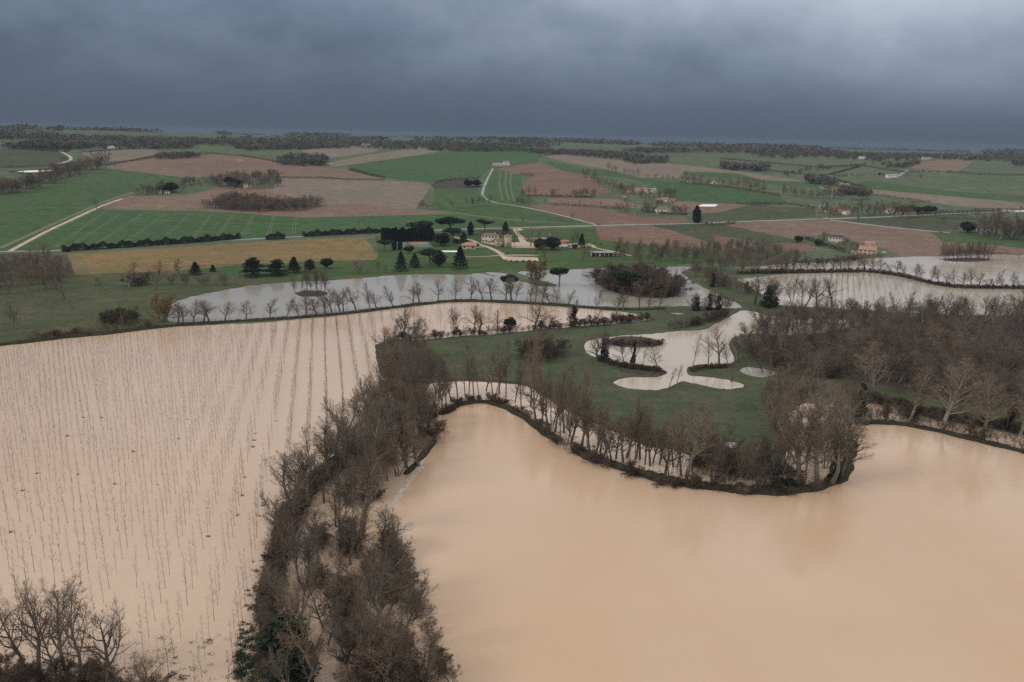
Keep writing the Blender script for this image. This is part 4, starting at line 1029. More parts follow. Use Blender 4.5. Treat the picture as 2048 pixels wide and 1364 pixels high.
hedge('1012,507 1040,508 1078,508', 2, 1.2, 'low clipped hedge above the manor terrace')
hedge('560,356 600,357 640,356 700,361 770,361', 5, 3, 'thin dark hedge under the orange plough', 'bramble')
hedge('700,340 740,351 770,357', 7, 5, 'brown hedge between orange plough and green slope', 'bramble')
hedge('1040,350 1068,352', 7, 5, 'short dark hedge on the ploughed hump', 'bramble')
hedge('950,520 1000,518', .6, .4, 'low edging plants by the park footpath')
hedge('375,535 480,530', 1.5, 1.2, 'thin dark hedge under the stubble field', 'bramble')
for s, lab in (('0,336 60,335 105,333 150,328 190,322', 'hedge line below the dull pasture at upper left'), ('215,331 250,325 312,315 400,312', 'hedge line above the orange plough'),
               ('400,306 480,312 520,318 560,326', 'thin hedge beside the pale green far field'), ('60,300 130,305 140,300', 'bushy hedge above the winding track'),
               ('1440,318 1540,327 1640,336 1720,331', 'hedge line across the upper right pasture'), ('1500,338 1570,346 1640,352 1720,374', 'hedge dividing the right hill pastures'),
               ('1720,331 1770,340 1812,346', 'hedge by the right ridge lane'), ('1640,352 1660,350 1720,334', 'short hedge over the far hamlet'),
               ('1900,345 1960,350 2060,352', 'hedge line low on the far right hillside'),
               ('1090,312 1140,307 1240,315', 'hedge along the top of the long mauve field'), ('870,366 900,361 960,357', 'hedge above the light green meadow'),
               ('1360,366 1440,374 1472,377 1560,393', 'hedge along the top of the bright green field'), ('1055,393 1120,394 1190,396', 'hedge under the ploughed hump'),
               ('1100,410 1170,414 1240,418', 'thin hedge along the narrow brown strip'), ('1472,408 1500,410 1576,409 1630,417', 'hedge under the bright green field'),
               ('1725,388 1790,396 1860,407', 'hedge under the brown hillside band'), ('600,300 660,294 740,291', 'hedge line on the far mauve slope'),
               ('1405,449 1440,452 1470,447', 'brown hedge right of the solitary cypress'), ('160,306 240,300 318,297', 'hedge above the plum slope'), ('20,345 60,350 110,347', 'dark hedge beside the plastic tunnel')):
    hedge(s, 5, 3.6, lab, 'bramble', dens=.8, leaf=1.3)
hedge('690,925 655,945 625,970 600,1000 578,1040 560,1090 548,1140 540,1190 535,1240 538,1300 545,1420', 6.5, 2.3, 'dark bramble growth covering the river levee', 'bramble', dens=9, leaf=.36, soft=1)
hedge('1150,899 1200,921 1300,953 1400,973 1500,983 1600,981 1650,971 1685,949 1697,915 1699,885', 4, 1.5, 'rough dark growth on the bank of the wooded point', 'bramble', dens=5, leaf=.36, soft=1)
hedge('880,829 900,817 920,808 960,802 1010,811 1050,835 1090,865 1120,880', 3.0, 1.3, 'rough dark growth on the curved bay bank', 'bramble', dens=5, leaf=.36, soft=1)
hedge('1712,849 1750,844 1800,847 1900,867 2048,904 2140,929', 3.2, 1.5, 'rough dark growth on the right shore bank', 'bramble', dens=5, leaf=.36, soft=1)
# reeds
def tuft(x, y, w, d, h, n, label, mat='reed', name='reeds', L=.5):
    p = P(x, y); g = random.Random(int(x)); B = MB()
    for _ in range(n):
        a = V3((g.uniform(-w, w)*.5, g.uniform(-d, d)*.5, 0)); B.sliver(a, nrm((g.gauss(0, .25), g.gauss(0, .25), 1)), h*g.uniform(.5, 1), .12, g)
    o = B.obj(name, mat); o.location = (p.x, p.y, 0 if wet_at(p.x, p.y) else p.z+.2); return tag(o, label, kind='stuff')
tuft(706, 556, 14, 6, 2.2, 900, 'tan reeds at the pond shore below the blossoming tree')
tuft(1415, 563, 16, 12, 2.6, 1100, 'tan reeds on the bank of the grey pond')
# emergent weeds in the flooded plantation, bottom
B = MB(); g = random.Random(4)
A_ = np.array(pts('480,1250 500,1244 520,1280 528,1330 534,1400 466,1400 472,1320 478,1280'))
k = 0
while k < 230:
    q = (g.uniform(464, 536), 1244+156*g.random()**.8)
    if not inside1(A_, *q): continue
    k += 1; p = P(*q, True); r = g.uniform(.3, 1.1); n_ = int(60*r)
    for _ in range(n_): B.sliver((p.x+g.gauss(0, r*.6), p.y+g.gauss(0, r*.5), -.02), nrm((g.gauss(0, .6), g.gauss(0, .6), .6)), g.uniform(.25, .65), .15, g)
tag(B.obj('weeds', 'weed'), 'green weeds rising through the floodwater at the bottom', kind='stuff')
B = MB()
for _ in range(46):
    q = (g.uniform(270, 470), g.uniform(1270, 1364)); c = P(*q, True)
    for _ in range(g.randrange(8, 40)): B.sliver((c.x+g.gauss(0, .5), c.y+g.gauss(0, .35), -.01), nrm(V3((g.gauss(0, 1), g.gauss(0, 1), .3))), g.uniform(.2, .5), .13, g)
tag(B.obj('weeds', 'weed'), 'scattered floating weed specks left of the green weeds', kind='stuff')
# foam where the belt overflows into the lake
B = MB()
fp = pts('848,918 838,936 826,952 812,972 800,990 790,1012')
for _ in range(420):
    t = g.random()*(len(fp)-1); i = int(t); f = t-i
    x = fp[i][0]*(1-f)+fp[i+1][0]*f+g.gauss(0, 3.5); y = fp[i][1]*(1-f)+fp[i+1][1]*f+g.gauss(0, 3); c = P(x, y, True)
    a = g.uniform(.4, 1.0); L = g.uniform(.4, 1.4)*(.4+.6*math.sin(t*2)**2); wv_ = V3((math.cos(a), -math.sin(a), 0)); o = V3((wv_[1], -wv_[0], 0))
    cc = V3((c.x, c.y, .03+.05*g.random())); B.tri(cc-wv_*L, cc+o*.14, cc+wv_*L); B.tri(cc-wv_*L, cc+wv_*L, cc-o*.14)
tag(B.obj('foam', 'foam'), 'white broken water where the river spills into the lake', kind='stuff')
# ------------------------------------------------------------------ hill trees one can tell apart
row(['coppice', 'alder'], [1+4.9*i for i in range(44)], '0,390 50,380 100,366 160,348 212,332', 28, 'bare tree of the tree line down the left hillside, {n} from the left', 'left hillside tree line', hj=.2, wpx=26, jit=3, name='hedgerow_tree')
row(['alder', 'oak'], [1216, 1222, 1233, 1247, 1252, 1258, 1264, 1270, 1277], '1210,340 1235,347 1280,353', 14, 'bare hedgerow tree left below the mauve field, {n} from the left', 'hedgerow below the mauve field', hj=.3, name='hedgerow_tree')
row(['oak', 'alder'], [1294, 1310, 1322, 1334, 1347], '1290,356 1350,363', 12, 'lone round hedgerow tree above the bright green field, {n} from the left', 'hedgerow above the green field', hj=.25, wpx=12, name='hedgerow_tree')
row(['alder', 'oak'], [1362+6.7*i for i in range(9)]+[1436, 1444, 1463], '1360,364 1410,370 1470,376', 18, 'bare tree around the roofs above the green field, {n} from the left', 'trees around the upper roofs', hj=.3, wpx=15, name='hedgerow_tree')
row(['alder', 'oak'], [1472+6.5*i for i in range(10)], '1470,376 1530,386', 20, 'bare tree of the grove right of the green field roofs, {n} from the left', 'grove right of the upper roofs', hj=.3, wpx=14, name='hedgerow_tree')
row(['alder', 'oak'], [1566+7.2*i for i in range(18)], '1565,390 1620,396 1700,400', 19, 'bare tree of the hedgerow left of the far hamlet, {n} from the left', 'hedgerow left of the far hamlet', hj=.25, wpx=14, name='hedgerow_tree')
row(['oak', 'alder'], [1502+6*i for i in range(7)], '1500,411 1550,412', 10, 'low bare tree in the pasture hedge, {n} from the left', 'pasture hedge trees', hj=.3, wpx=11, name='hedgerow_tree')
row(['alder', 'oak', 'ash'], [838, 846, 858, 866, 883, 906, 936, 944, 953, 973, 1038, 1050, 1060], '835,418 870,421 905,416 975,413 1060,412', 20, 'bare tree along the meadow edge under the ridge lane, {n} from the left', 'trees under the ridge lane', hj=.3, wpx=15, name='hedgerow_tree')
row(['coppice', 'oak'], [1046, 1058, 1072, 1105, 1150, 1160, 1170, 1182, 1190], '1045,392 1110,393 1190,395', 18, 'dark bare tree at the foot of the ploughed hump, {n} from the left', 'trees under the ploughed hump', hj=.35, wpx=16, name='hedgerow_tree')
row(['coppice', 'oak', 'alder'], [1172+9*i for i in range(11)], '1172,356 1200,370 1240,385 1280,392', 20, 'bare tree on the slope left of the hamlet, {n} from the left', 'trees left of the hamlet', hj=.3, wpx=18, name='hedgerow_tree')
row(['oak', 'alder', 'coppice'], [1238, 1248, 1262, 1280, 1300, 1320, 1332, 1340, 1350], '1236,384 1300,394 1350,394', 18, 'bare tree around the long hamlet house, {n} from the left', 'trees of the long house', hj=.3, wpx=16, name='hedgerow_tree')
row(['alder', 'coppice'], [1240, 1252, 1286, 1294, 1304, 1350, 1362, 1372], '1236,424 1300,425 1375,428', 16, 'bare garden tree around the lower hamlet house, {n} from the left', 'garden trees of the lower hamlet house', hj=.3, wpx=16, name='hedgerow_tree')
row(['orchard'], [1090, 1122, 1160, 1200, 1234, 1089], '1088,405 1160,410 1240,417', 8, 'small round tree in the long brown strip, {n} from the left', 'small trees of the brown strip', hj=.3, name='hedgerow_tree')
row(['oak', 'alder'], [1646+7.8*i for i in range(25)], '1640,428 1700,430 1760,430 1840,434', 24, 'bare tree behind the roadside cottages, {n} from the left', 'trees behind the roadside cottages', hj=.3, wpx=20, jit=4, name='hedgerow_tree')
row(['evergreen'], [1796, 1806, 1824, 1838, 1850, 1862], '1795,428 1870,428', 17, 'dark evergreen beside the white roadside cottage, {n} from the left', 'dark trees by the white cottage', wpx=14)
row(['alder', 'oak', 'coppice'], [1960+8*i for i in range(15)], '1955,472 2010,475 2080,478', 42, 'bare tree of the grove at the right picture edge, {n} from the left', 'grove at the right picture edge', hj=.35, wpx=38, jit=5, name='hedgerow_tree')
row(['coppice'], [1870+9*i for i in range(20)], '1870,430 1950,428 2050,424', 9, 'low bush of the hedge behind the right paddock, {n} from the left', 'bushes behind the right paddock', hj=.3, wpx=12, name='hedgerow_tree')
for lab, poly, n, sd in (('the hamlet', '1235,392 1250,378 1345,376 1350,400 1345,432 1290,436 1240,430', 44, 61), ('the roadside cottages', '1630,432 1640,412 1720,408 1860,420 1860,434 1700,436', 40, 62),
                         ('the far hamlet', '1640,388 1660,368 1740,376 1740,392', 22, 63), ('the manor', '965,480 1000,470 1060,470 1150,478 1200,490 1190,500 1110,486 1040,480', 20, 64), ('the mansion garden', '1595,482 1650,478 1725,494 1765,508 1700,512 1640,494', 22, 65)):
    for k, (x, y) in enumerate(in_poly(poly, n, 7, sd)):
        plant(('alder', 'oak', 'orchard', 'coppice')[k % 4], P(x, y), rnd.uniform(4, 9), f'bare garden tree among the roofs of {lab}, {nth(k+1)} from the far side', f'garden trees of {lab}', wf=1.4, name='garden_tree')
many('''
oak|194,418,396|14|small lone tree beside the gravel farm road
oak|1717,445,430|14|round rust coloured tree at the road junction
orchard|1640,438,431|7|small dark tree left of the road junction
oak|1882,447,432|20|lone spreading tree in the right paddock
oak|1905,466,447|24|bare tree beside the side road on the right
evergreen|1934,466,442|22|large round dark tree left of the white house
oak|1878,462,450|14|small bare tree at the end of the side road
oak|1143,437,427|8|small ivy dark tree beside the lane
orchard|1400,446,439|9|small rust bush at the foot of the solitary cypress
oak|1083,315,308|13|round tree at the top corner of the ridge field
evergreen|937,374,357|14|dark conifer at the end of the brown scrub strip
evergreen|953,374,357|17|round dark tree right of the scrub strip conifer
evergreen|1596,485,471|14|dark bush at the left of the mansion garden
evergreen|1637,492,478|17|dark bush below the mansion
oak|1650,482,462|22|bare tree left of the slate roofed mansion
oak|1693,492,478|20|brown tree between the mansion and orange house
orchard|1700,497,484|20|reddish bush before the orange roofed house
evergreen|1759,351,345|9|dark round tree beside the far white farm
oak|1812,356,347|14|bare tree right of the far white farm
evergreen|1692,381,371|10|dark tree above the far hamlet roofs
oak|1660,382,360|24|bare tree left of the far hamlet roofs
oak|1840,357,348|14|lone thicket tree on the right hillside
evergreen|325,386,369|20|dark fir left of the small white farm
evergreen|343,386,361|22|tall dark fir behind the small white farm
evergreen|460,372,352|22|dark tree left of the white house in the hill grove
evergreen|474,374,355|16|dark round tree beside the hill grove house
coppice|130,322,313|20|brown bush tree at the bend of the winding track
''')
area(['coppice', 'alder', 'oak'], '408,418 450,400 500,402 560,410 635,408 640,414 590,424 480,424', 150, 5, (9, 14), 'bare tree in the dark copse on the ploughed slope', 'bare trees of the dark copse', 16, 2.0, 'copse_tree')
area(['oak', 'alder', 'coppice'], '270,392 300,382 360,372 430,360 500,352 560,352 568,376 520,382 440,378 400,374 350,384 300,392', 100, 7, (9, 15), 'bare tree in the grove around the hillside farms', 'grove around the hillside farms', 17, 1.7, 'grove_tree')
wood('556,322 580,316 640,316 655,322 652,332 600,333 560,330', 80, (10, 14), 'rounded wood behind the orange plough', 1)
wood('1045,302 1090,304 1200,307 1250,312 1290,318 1335,322 1335,328 1270,330 1245,322 1150,312 1060,308', 210, (11, 15), 'long dark wood along the ridge above the mauve field', 2)
wood('1440,332 1500,336 1540,338 1536,344 1470,342 1440,338', 60, (10, 14), 'clump of woods on the pale right hillside', 3)
wood('1612,360 1660,366 1668,372 1620,368', 30, (10, 14), 'small wood beside the far hamlet', 4)
wood('0,300 60,290 120,288 180,296 160,300 60,300', 160, (11, 16), 'dark wood on the upper left hill', 5)
wood('150,294 300,288 390,290 380,300 300,299 180,298', 130, (10, 14), 'dark wood belt behind the plum slope', 6)
wood('310,315 390,310 400,316 320,320', 36, (9, 12), 'dark copse above the orange plough', 7)
wood('470,297 600,293 700,290 700,297 600,299 500,302', 150, (10, 14), 'wood belt behind the far mauve slope', 8)
wood('700,290 760,290 850,298 830,302 720,298', 50, (9, 12), 'thin wood on the far centre ridge', 9)
wood('850,297 930,296 1000,299 1048,300 1046,304 940,304 860,302', 130, (9, 13), 'dark tree band along the top of the green slope', 10)
wood('1500,312 1560,304 1700,312 1850,318 1800,326 1640,318 1540,318', 120, (10, 13), 'broken wood across the right ridge', 11)
wood('1560,350 1640,336 1780,326 1790,329 1650,341 1570,354', 26, (6, 9), 'thin hedge line curving over the right hill', 12)
wood('1660,352 1780,350 1782,352 1662,354', 14, (3, 5), 'low hedge below the right hill pasture', 13)
wood('1815,344 1890,344 1980,346 1980,348 1890,346 1815,346', 16, (3, 5), 'low hedge under the ridge plough', 14)
wood('1770,336 1800,333 1832,326 1840,330 1800,338', 30, (9, 12), 'brown copse beside the ridge plough', 15)
wood('2018,320 2120,316 2130,336 2030,334', 50, (11, 15), 'dark wood at the right edge of the hills', 16)
wood('1860,300 1960,304 1962,322 1880,320', 40, (9, 12), 'trees behind the ridge farm', 17)
wood('1570,376 1640,370 1660,376 1600,384', 0, (9, 12), 'none', 18) if False else None
wood('1680,384 1740,386 1738,394 1690,392', 30, (9, 13), 'brown copse right of the far hamlet', 19)
# horizon woods, one band per distance
wood('-150,272 0,270 150,276 330,281 480,287 480,294 330,288 150,284 0,280 -150,282', 380, (12, 17), 'wooded skyline on the left', 20, wide=.8)
wood('480,284 700,286 900,290 1100,294 1100,298 900,296 700,292 480,292', 300, (11, 15), 'wooded skyline in the centre', 21, wide=.9)
wood('1240,302 1400,300 1600,306 1800,312 2048,316 2250,320 2250,326 2048,322 1800,318 1600,311 1400,306 1260,308', 360, (11, 15), 'wooded skyline on the right', 22, wide=.9)
def skyline(d0, d1, n, label, seed, hr=(10, 18)):
    g = random.Random(seed); B = MB(); ph = [g.uniform(0, 6) for _ in range(4)]
    for _ in range(n):
        a = g.uniform(-.75, .75)
        if math.sin(a*9+ph[0])+math.sin(a*23+ph[1])+.6*math.sin(a*57+ph[2]) < -.35: continue
        d = g.uniform(d0, d1); x, y = d*math.sin(a), d*math.cos(a); z = float(H(x, y)); h = g.uniform(*hr)
        r = (h*2.6, h*1.5, h*.5); c = (x, y, z+h*.5); leafy(seed*5000+_, 22, h*.65, lambda g2: ell(g2, c, r, .2), B, .8)
    return tag(B.obj('woods', 'wood_far'), label, kind='stuff')
skyline(2700, 3500, 650, 'dark broken woods below the skyline', 30, (9, 14))
skyline(3600, 4600, 1500, 'broken far woods on the middle skyline', 31)
skyline(5000, 6200, 1200, 'hazy blue woods on the farther skyline', 32, (12, 22))
skyline(8000, 9500, 900, 'faint bluish woods on the farthest skyline', 33, (14, 30))
# ================================================================== the flooded sapling plantation, 7 x 7 m
SLOPE, PITCH_X, STEP = -.2385, 6.86, 6.62
plant_poly = to_par(np.array([(p.x, p.y) for p in (P(x, y, True) for x, y in densify(pts('-900,820 -300,745 0,698 105,685 225,674 352,661 528,652 640,642 740,632 845,619 904,613 1050,617 1240,629 1285,637 1240,643 1109,653 1006,661 904,669 816,678 775,676 740,690 748,750 760,772 700,840 650,890 600,930 560,990 540,1050 528,1130 520,1200 510,1300 500,1500 -900,1500'), 20))]))
spots = []
for k in range(-32, 62):
    c = 12.1-PITCH_X*k
    for j in range(-6, 75):
        y = 149+STEP*j; x = c+SLOPE*y
        if y < 95: continue
        spots.append((x, y, k, j))
S_ = np.array([(a, b) for a, b, _, _ in spots]); ok = inside(plant_poly, to_par(S_))
near = []; rest = []
for (x, y, k, j), o in zip(spots, ok):
    if not o or rnd.random() < .07: continue
    u, v, z = proj((x, y, 0)); u2, v2, _ = proj((x, y, 12))
    vis = -5 < u < 2050 and v2 < 1360
    if u < -420 or v2 > 1500: continue
    x += rnd.gauss(0, .18); y += rnd.gauss(0, .18)
    (near if vis else rest).append((z, x, y, k, j))
near.sort(); rest += near[296:]; near = near[:296]
ks = sorted({q[3] for q in near}); rown = {k: i+1 for i, k in enumerate(ks)}; cnt = {}
for z, x, y, k, j in sorted(near, key=lambda q: (q[3], q[2])):
    cnt[k] = cnt.get(k, 0)+1
    h = rnd.uniform(10.5, 14.2) if rnd.random() > .15 else rnd.uniform(6, 10)
    plant('sapling', (x, y, 0), h, f'bare poplar sapling in floodwater, {nth(cnt[k])} from the bottom in {nth(rown[k])} row from the levee', 'poplar saplings standing in the flood', wf=rnd.uniform(.85, 1.2))
def stand(spots, label, hr, mat='sapling'):
    V, Fc, off = [], [], 0; g = random.Random(3)
    for x, y in spots:
        h = g.uniform(*hr) if g.random() > .15 else hr[0]*.7; a = g.uniform(0, 6.28); cs, sn = math.cos(a), math.sin(a); T, C = SAPB[g.randrange(8)]
        for B in (T, C):
            v = np.array(B.v)*h; f = np.array(B.f)
            if B is C: f = f[::1]
            w = np.column_stack([v[:, 0]*cs-v[:, 1]*sn+x, v[:, 0]*sn+v[:, 1]*cs+y, v[:, 2]]); V.append(w); Fc.append(f+off); off += len(v)
    o = mesh_obj('sapling_plantation', np.concatenate(V), np.concatenate(Fc), mat); return tag(o, label, kind='stuff')
stand([(x, y) for _, x, y, _, _ in rest], 'farther rows of bare poplar saplings in the brown flood', (10.5, 14), 'sapling_far')
fp_ = to_par(np.array([(p.x, p.y) for p in (P(x, y, True) for x, y in densify(pts('1500,560 1580,550 1740,548 1796,556 1870,574 2048,581 2200,594 2200,640 2048,626 1850,622 1690,611 1570,606'), 15))]))
S2 = np.array([(c+.40*y+rnd.gauss(0, .25), y+rnd.gauss(0, .3)) for c in np.arange(-150, 420, 4.6) for y in np.arange(480, 800, 4.6)])
S2 = S2[inside(fp_, to_par(S2))]
stand(S2, 'rows of young trees in the pale far right flood', (5.5, 8), 'twig')
# drift debris against a few stems
dk = 0
for z, x, y, k, j in near:
    if rnd.random() < .07 or k in (5, 6) and rnd.random() < .25:
        dk += 1; B = MB(); g = random.Random(dk)
        for _ in range(g.randrange(14, 46)): B.sliver((g.gauss(0, .28), g.gauss(0, .18), g.uniform(-.05, .12)), nrm(V3((g.gauss(0, 1), g.gauss(0, 1), g.gauss(.1, .4)))), g.uniform(.35, 1.0), .13, g)
        o = B.obj('driftwood', 'debris'); o.location = (x+.25, y-.15, 0)
        tag(o, f'dark clump of flood driftwood at a sapling foot, {nth(dk)} counting from the picture bottom', 'driftwood', 'driftwood clumps at sapling feet')
# ================================================================== buildings
def slab(name, parent, mat, V, Fq): return mesh_obj(name, V, Fq, mat, parent)
def house(x, y, wpx, hpx, label, roof='roof_tile', wall='wall_cream', yaw=0, dr=.55, kind='gable', name='house', cat='house', nw=4, storeys=1, chim=1, overhang=.4, pitch=.5, open_front=False):
    """walls, a real pitched roof, windows with depth, a door and a chimney; yaw in degrees"""
    p = P(x, y); dist = proj(p)[2]; W = wpx*dist/F; hh = hpx*dist/F*1.02; D_ = max(5, W*dr); o = empty(name, (p.x, p.y+D_*.3, p.z+.2), D2R(yaw))
    rh = min(D_*.5*pitch, hh*.45); eh = hh-rh; tag(o, label, cat)
    B = MB()
    if open_front:
        B.box((0, D_/2-.2, -.6), W, .4, eh+.6)
        for i in range(6): B.box((-W/2+.3+(W-.6)*i/5, -D_/2+.3, -.6), .5, .5, eh+.6)
        B.box((-W/2+.2, 0, -.6), .4, D_*.9, eh+.6); B.box((W/2-.2, 0, -.6), .4, D_*.9, eh+.6); B.box((-W*.12, -D_*.2, -.6), W*.08, D_*.5, eh+.5)
    else: B.box((0, 0, -1.2), W, D_, eh+1.2)
    k = len(B.v)
    if kind == 'gable' and not open_front:            # gable ends
        for sx in (-1, 1):
            a = [(sx*W/2, -D_/2, eh), (sx*W/2, D_/2, eh), (sx*W/2, 0, eh+rh)]; B.tri(*a)
    B.obj('wall', wall, o)
    ow, od = W/2+overhang, D_/2+overhang; t = .22; R = []
    if kind == 'gable': top = [(-ow, -od, eh-.1), (ow, -od, eh-.1), (ow, od, eh-.1), (-ow, od, eh-.1), (-ow, 0, eh+rh), (ow, 0, eh+rh)]; faces = [(0, 1, 5, 4), (2, 3, 4, 5)]
    elif kind == 'hip':
        r2 = max(.3, ow-od*.9); top = [(-ow, -od, eh-.1), (ow, -od, eh-.1), (ow, od, eh-.1), (-ow, od, eh-.1), (-r2, 0, eh+rh), (r2, 0, eh+rh)]; faces = [(0, 1, 5, 4), (2, 3, 4, 5), (1, 2, 5), (3, 0, 4)]
    else: top = [(-ow, -od, eh+.1), (ow, -od, eh+.1), (ow, od, eh+rh*.5), (-ow, od, eh+rh*.5)]; faces = [(0, 1, 2, 3)]
    n = len(top); V = [(a, b, c+t) for a, b, c in top]+top; Fq = list(faces)+[tuple(n+i for i in f[::-1]) for f in faces]
    E = {}
    for f in faces:
        for i in range(len(f)): e = (f[i], f[(i+1) % len(f)]); E[e] = 1
    for (a, b) in E:
        if (b, a) not in E: Fq.append((b, a, n+a, n+b))
    rf = slab('roof', o, roof, V, Fq)
    if chim:
        B = MB(); B.box((W*.3, .3, eh+rh*.4), .8, .8, rh*.6+1.0); B.box((W*.3, .3, eh+rh+1.0), 1.0, 1.0, .2); B.obj('chimney', wall, rf)
    if open_front: return o
    for s in range(storeys):
        zc = eh*(s+.42)/storeys
        for i in range(nw):
            if s == 0 and i == nw//2:
                B = MB(); B.box((-W/2+W*(i+.5)/nw, -D_/2-.02, 0), 1.2, .16, min(2.2, eh*.8/storeys)); B.obj('door', 'timber', o); continue
            B = MB(); xw = -W/2+W*(i+.5)/nw; wh = min(1.5, eh/storeys*.5); B.box((xw, -D_/2-.02, zc), 1.0, .14, wh); B.box((xw-.72, -D_/2-.03, zc-.05), .4, .12, wh+.1); B.box((xw+.72, -D_/2-.03, zc-.05), .4, .12, wh+.1)
            B.obj('window', 'shutter', o)
    B = MB(); B.box((W/2+.02, 0, eh*.4), .14, 1.0, min(1.4, eh*.4)); B.obj('window', 'shutter', o)
    return o
house(1000, 334, 30, 7, 'long pale stone barn of the ridge farm', 'roof_tin', 'wall_stone', 4, .4, chim=0, name='barn', cat='barn')
house(1012, 333, 13, 10, 'taller cream farmhouse at the right end of the ridge barn', 'roof_tile', 'wall_white', 8, .8)
house(980, 486, 32, 18, 'brown roofed manor house with pale rear wing', 'roof_brown', 'wall_cream', -8, .45, 'hip', nw=5, storeys=2, name='manor_house')
house(1000, 494, 20, 15, 'lower stone wing of the manor beside the tower', 'roof_brown', 'wall_stone', 20, .7, 'gable', nw=3, name='manor_wing')
# square stone tower with a belfry top
p = P(1015.5, 496); W_ = 13.5*proj(p)[2]/F; Ht = height_to(p, 468); o = tag(empty('stone_tower', (p.x, p.y+3, p.z), .12), 'square stone tower with a dark pyramid roof beside the manor', 'tower')
B = MB(); B.box((0, 0, -1), W_, W_, Ht*.8+1); B.box((0, 0, Ht*.8), W_+.5, W_+.5, .4)
for a in (-1, 0, 1):
    for b in (-1, 0, 1):
        if a or b: B.box((a*W_*.44, b*W_*.44, Ht*.8+.4), .6, .6, .6)
B.obj('wall', 'wall_stone', o)
r_ = W_*.45; zt = Ht*.8+.4; slab('roof', o, 'roof_brown', [(-r_, -r_, zt), (r_, -r_, zt), (r_, r_, zt), (-r_, r_, zt), (0, 0, Ht)], [(0, 1, 4), (1, 2, 4), (2, 3, 4), (3, 0, 4), (3, 2, 1, 0)])
for zz in (.25, .55):
    B = MB(); B.box((0, -W_/2-.02, Ht*zz), .9, .16, 1.6); B.obj('window', 'shutter', o)
house(1093, 484, 22, 14, 'dark hip roofed lodge behind the car park evergreens', 'roof_slate', 'wall_cream', -5, .8, 'hip')
house(1124, 489, 26, 8, 'low tiled outbuilding at the back of the car park', 'roof_tile', 'wall_stone', 0, .4, chim=0, name='outbuilding', cat='outbuilding')
house(938, 500, 26, 14, 'orange roofed pool pavilion on the park lawn', 'roof_orange', 'wall_cream', -3, .75, 'hip', nw=3, chim=0, name='pavilion', cat='pavilion', overhang=1.2)
house(1204, 514, 44, 11, 'open fronted stone shed with grey tin roof', 'roof_tin', 'wall_stone', 3, .3, 'lean', name='open_shed', cat='shed', chim=0, open_front=True)
house(1266, 386, 30, 9, 'long cream farmhouse in the hamlet', 'roof_tile', 'wall_cream', 5, .3, nw=6)
house(1301, 387, 21, 10, 'cream hamlet house right of the long farmhouse', 'roof_tin', 'wall_cream', -6, .5)
house(1330, 407, 13, 11, 'pale gabled house right of the brown hamlet barn', 'roof_tile', 'wall_cream', -12, .9)
house(1318, 407, 12, 9, 'brown open barn joined to the gabled hamlet house', 'roof_brown', 'timber', -12, .9, name='barn', cat='barn', chim=0, nw=2)
house(1325, 427, 28, 12, 'grey roofed cream house at the lower end of the hamlet', 'roof_brown', 'wall_cream', 6, .5, 'hip')
house(1284, 383, 12, 7, 'small cream cottage between the two hamlet farmhouses', 'roof_tile', 'wall_cream', 10, .7, nw=2)
house(1345, 404, 10, 6, 'low stone byre at the right end of the hamlet', 'roof_tile', 'wall_stone', 4, .6, nw=2, chim=0)
house(1382, 367, 14, 5, 'long white farmhouse above the bright green field', 'roof_tile', 'wall_white', 0, .4, nw=3)
house(1440, 369, 14, 6, 'brown roofed barn above the bright green field', 'roof_brown', 'wall_stone', -4, .5, nw=2, chim=0, name='barn', cat='barn')
house(1425, 368, 9, 5, 'small white house beside the brown roofed barn', 'roof_tile', 'wall_white', 0, .7, nw=2)
house(1655, 427, 12, 8, 'pale cottage half hidden behind the roadside hedge', 'roof_tile', 'wall_cream', 12, .7, nw=2)
house(1248, 397, 8, 4, 'tiny orange roofed hut left of the hamlet', 'roof_orange', 'wall_stone', 0, .8, name='hut', cat='hut', chim=0, nw=2)
house(1673, 489, 28, 18, 'two storey cream mansion with dark slate roof', 'roof_slate', 'wall_cream', -18, .5, 'hip', nw=5, storeys=2, chim=1, name='mansion')
house(1738, 511, 32, 17, 'pale stone house with a broad orange roof by the flood', 'roof_orange', 'wall_stone', -28, .8, nw=4, storeys=2)
house(1741, 498, 18, 14, 'taller orange roofed block behind the flood side house', 'roof_orange', 'wall_stone', -28, .9)
house(1712, 509, 14, 6, 'ruined garden wall shed left of the orange roofed house', 'roof_tile', 'wall_stone', -20, .4, name='garden_shed', cat='shed', chim=0, nw=2)
house(1968, 467, 21, 13, 'white cubic house below the right edge grove', 'roof_brown', 'wall_white', -22, .8, 'hip')
house(2008, 448, 22, 7, 'long cream building inside the right edge grove', 'roof_brown', 'wall_cream', 0, .3, nw=5)
house(2030, 425, 50, 4, 'low white greenhouse beyond the right edge grove', 'white', 'white', 2, .2, name='greenhouse', cat='greenhouse', chim=0, nw=2)
house(1694, 431, 14, 9, 'white gabled cottage with red roof by the road', 'roof_orange', 'wall_white', 25, .8)
house(1678, 429, 22, 9, 'tan roofed cottage left of the white gabled one', 'roof_tile', 'wall_stone', -4, .5)
house(1645, 418, 12, 8, 'grey roofed cottage at the left of the roadside cottages', 'roof_tin', 'wall_white', -10, .7)
house(1782, 428, 20, 10, 'bright white cottage between dark evergreens', 'roof_tile', 'wall_white', 6, .5)
house(1797, 430, 8, 6, 'small cream annex right of the bright white cottage', 'roof_tile', 'wall_cream', 0, .8, chim=0, nw=2)
house(1820, 430, 20, 6, 'brown roofed house under the dark evergreens', 'roof_tile', 'wall_stone', -5, .5)
house(1678, 384, 24, 7, 'brown roofed farm of the far hamlet', 'roof_brown', 'wall_stone', -6, .4)
house(1690, 371, 18, 4, 'small tiled barn above the far hamlet farm', 'roof_tile', 'wall_cream', 0, .4, name='barn', cat='barn', chim=0, nw=2)
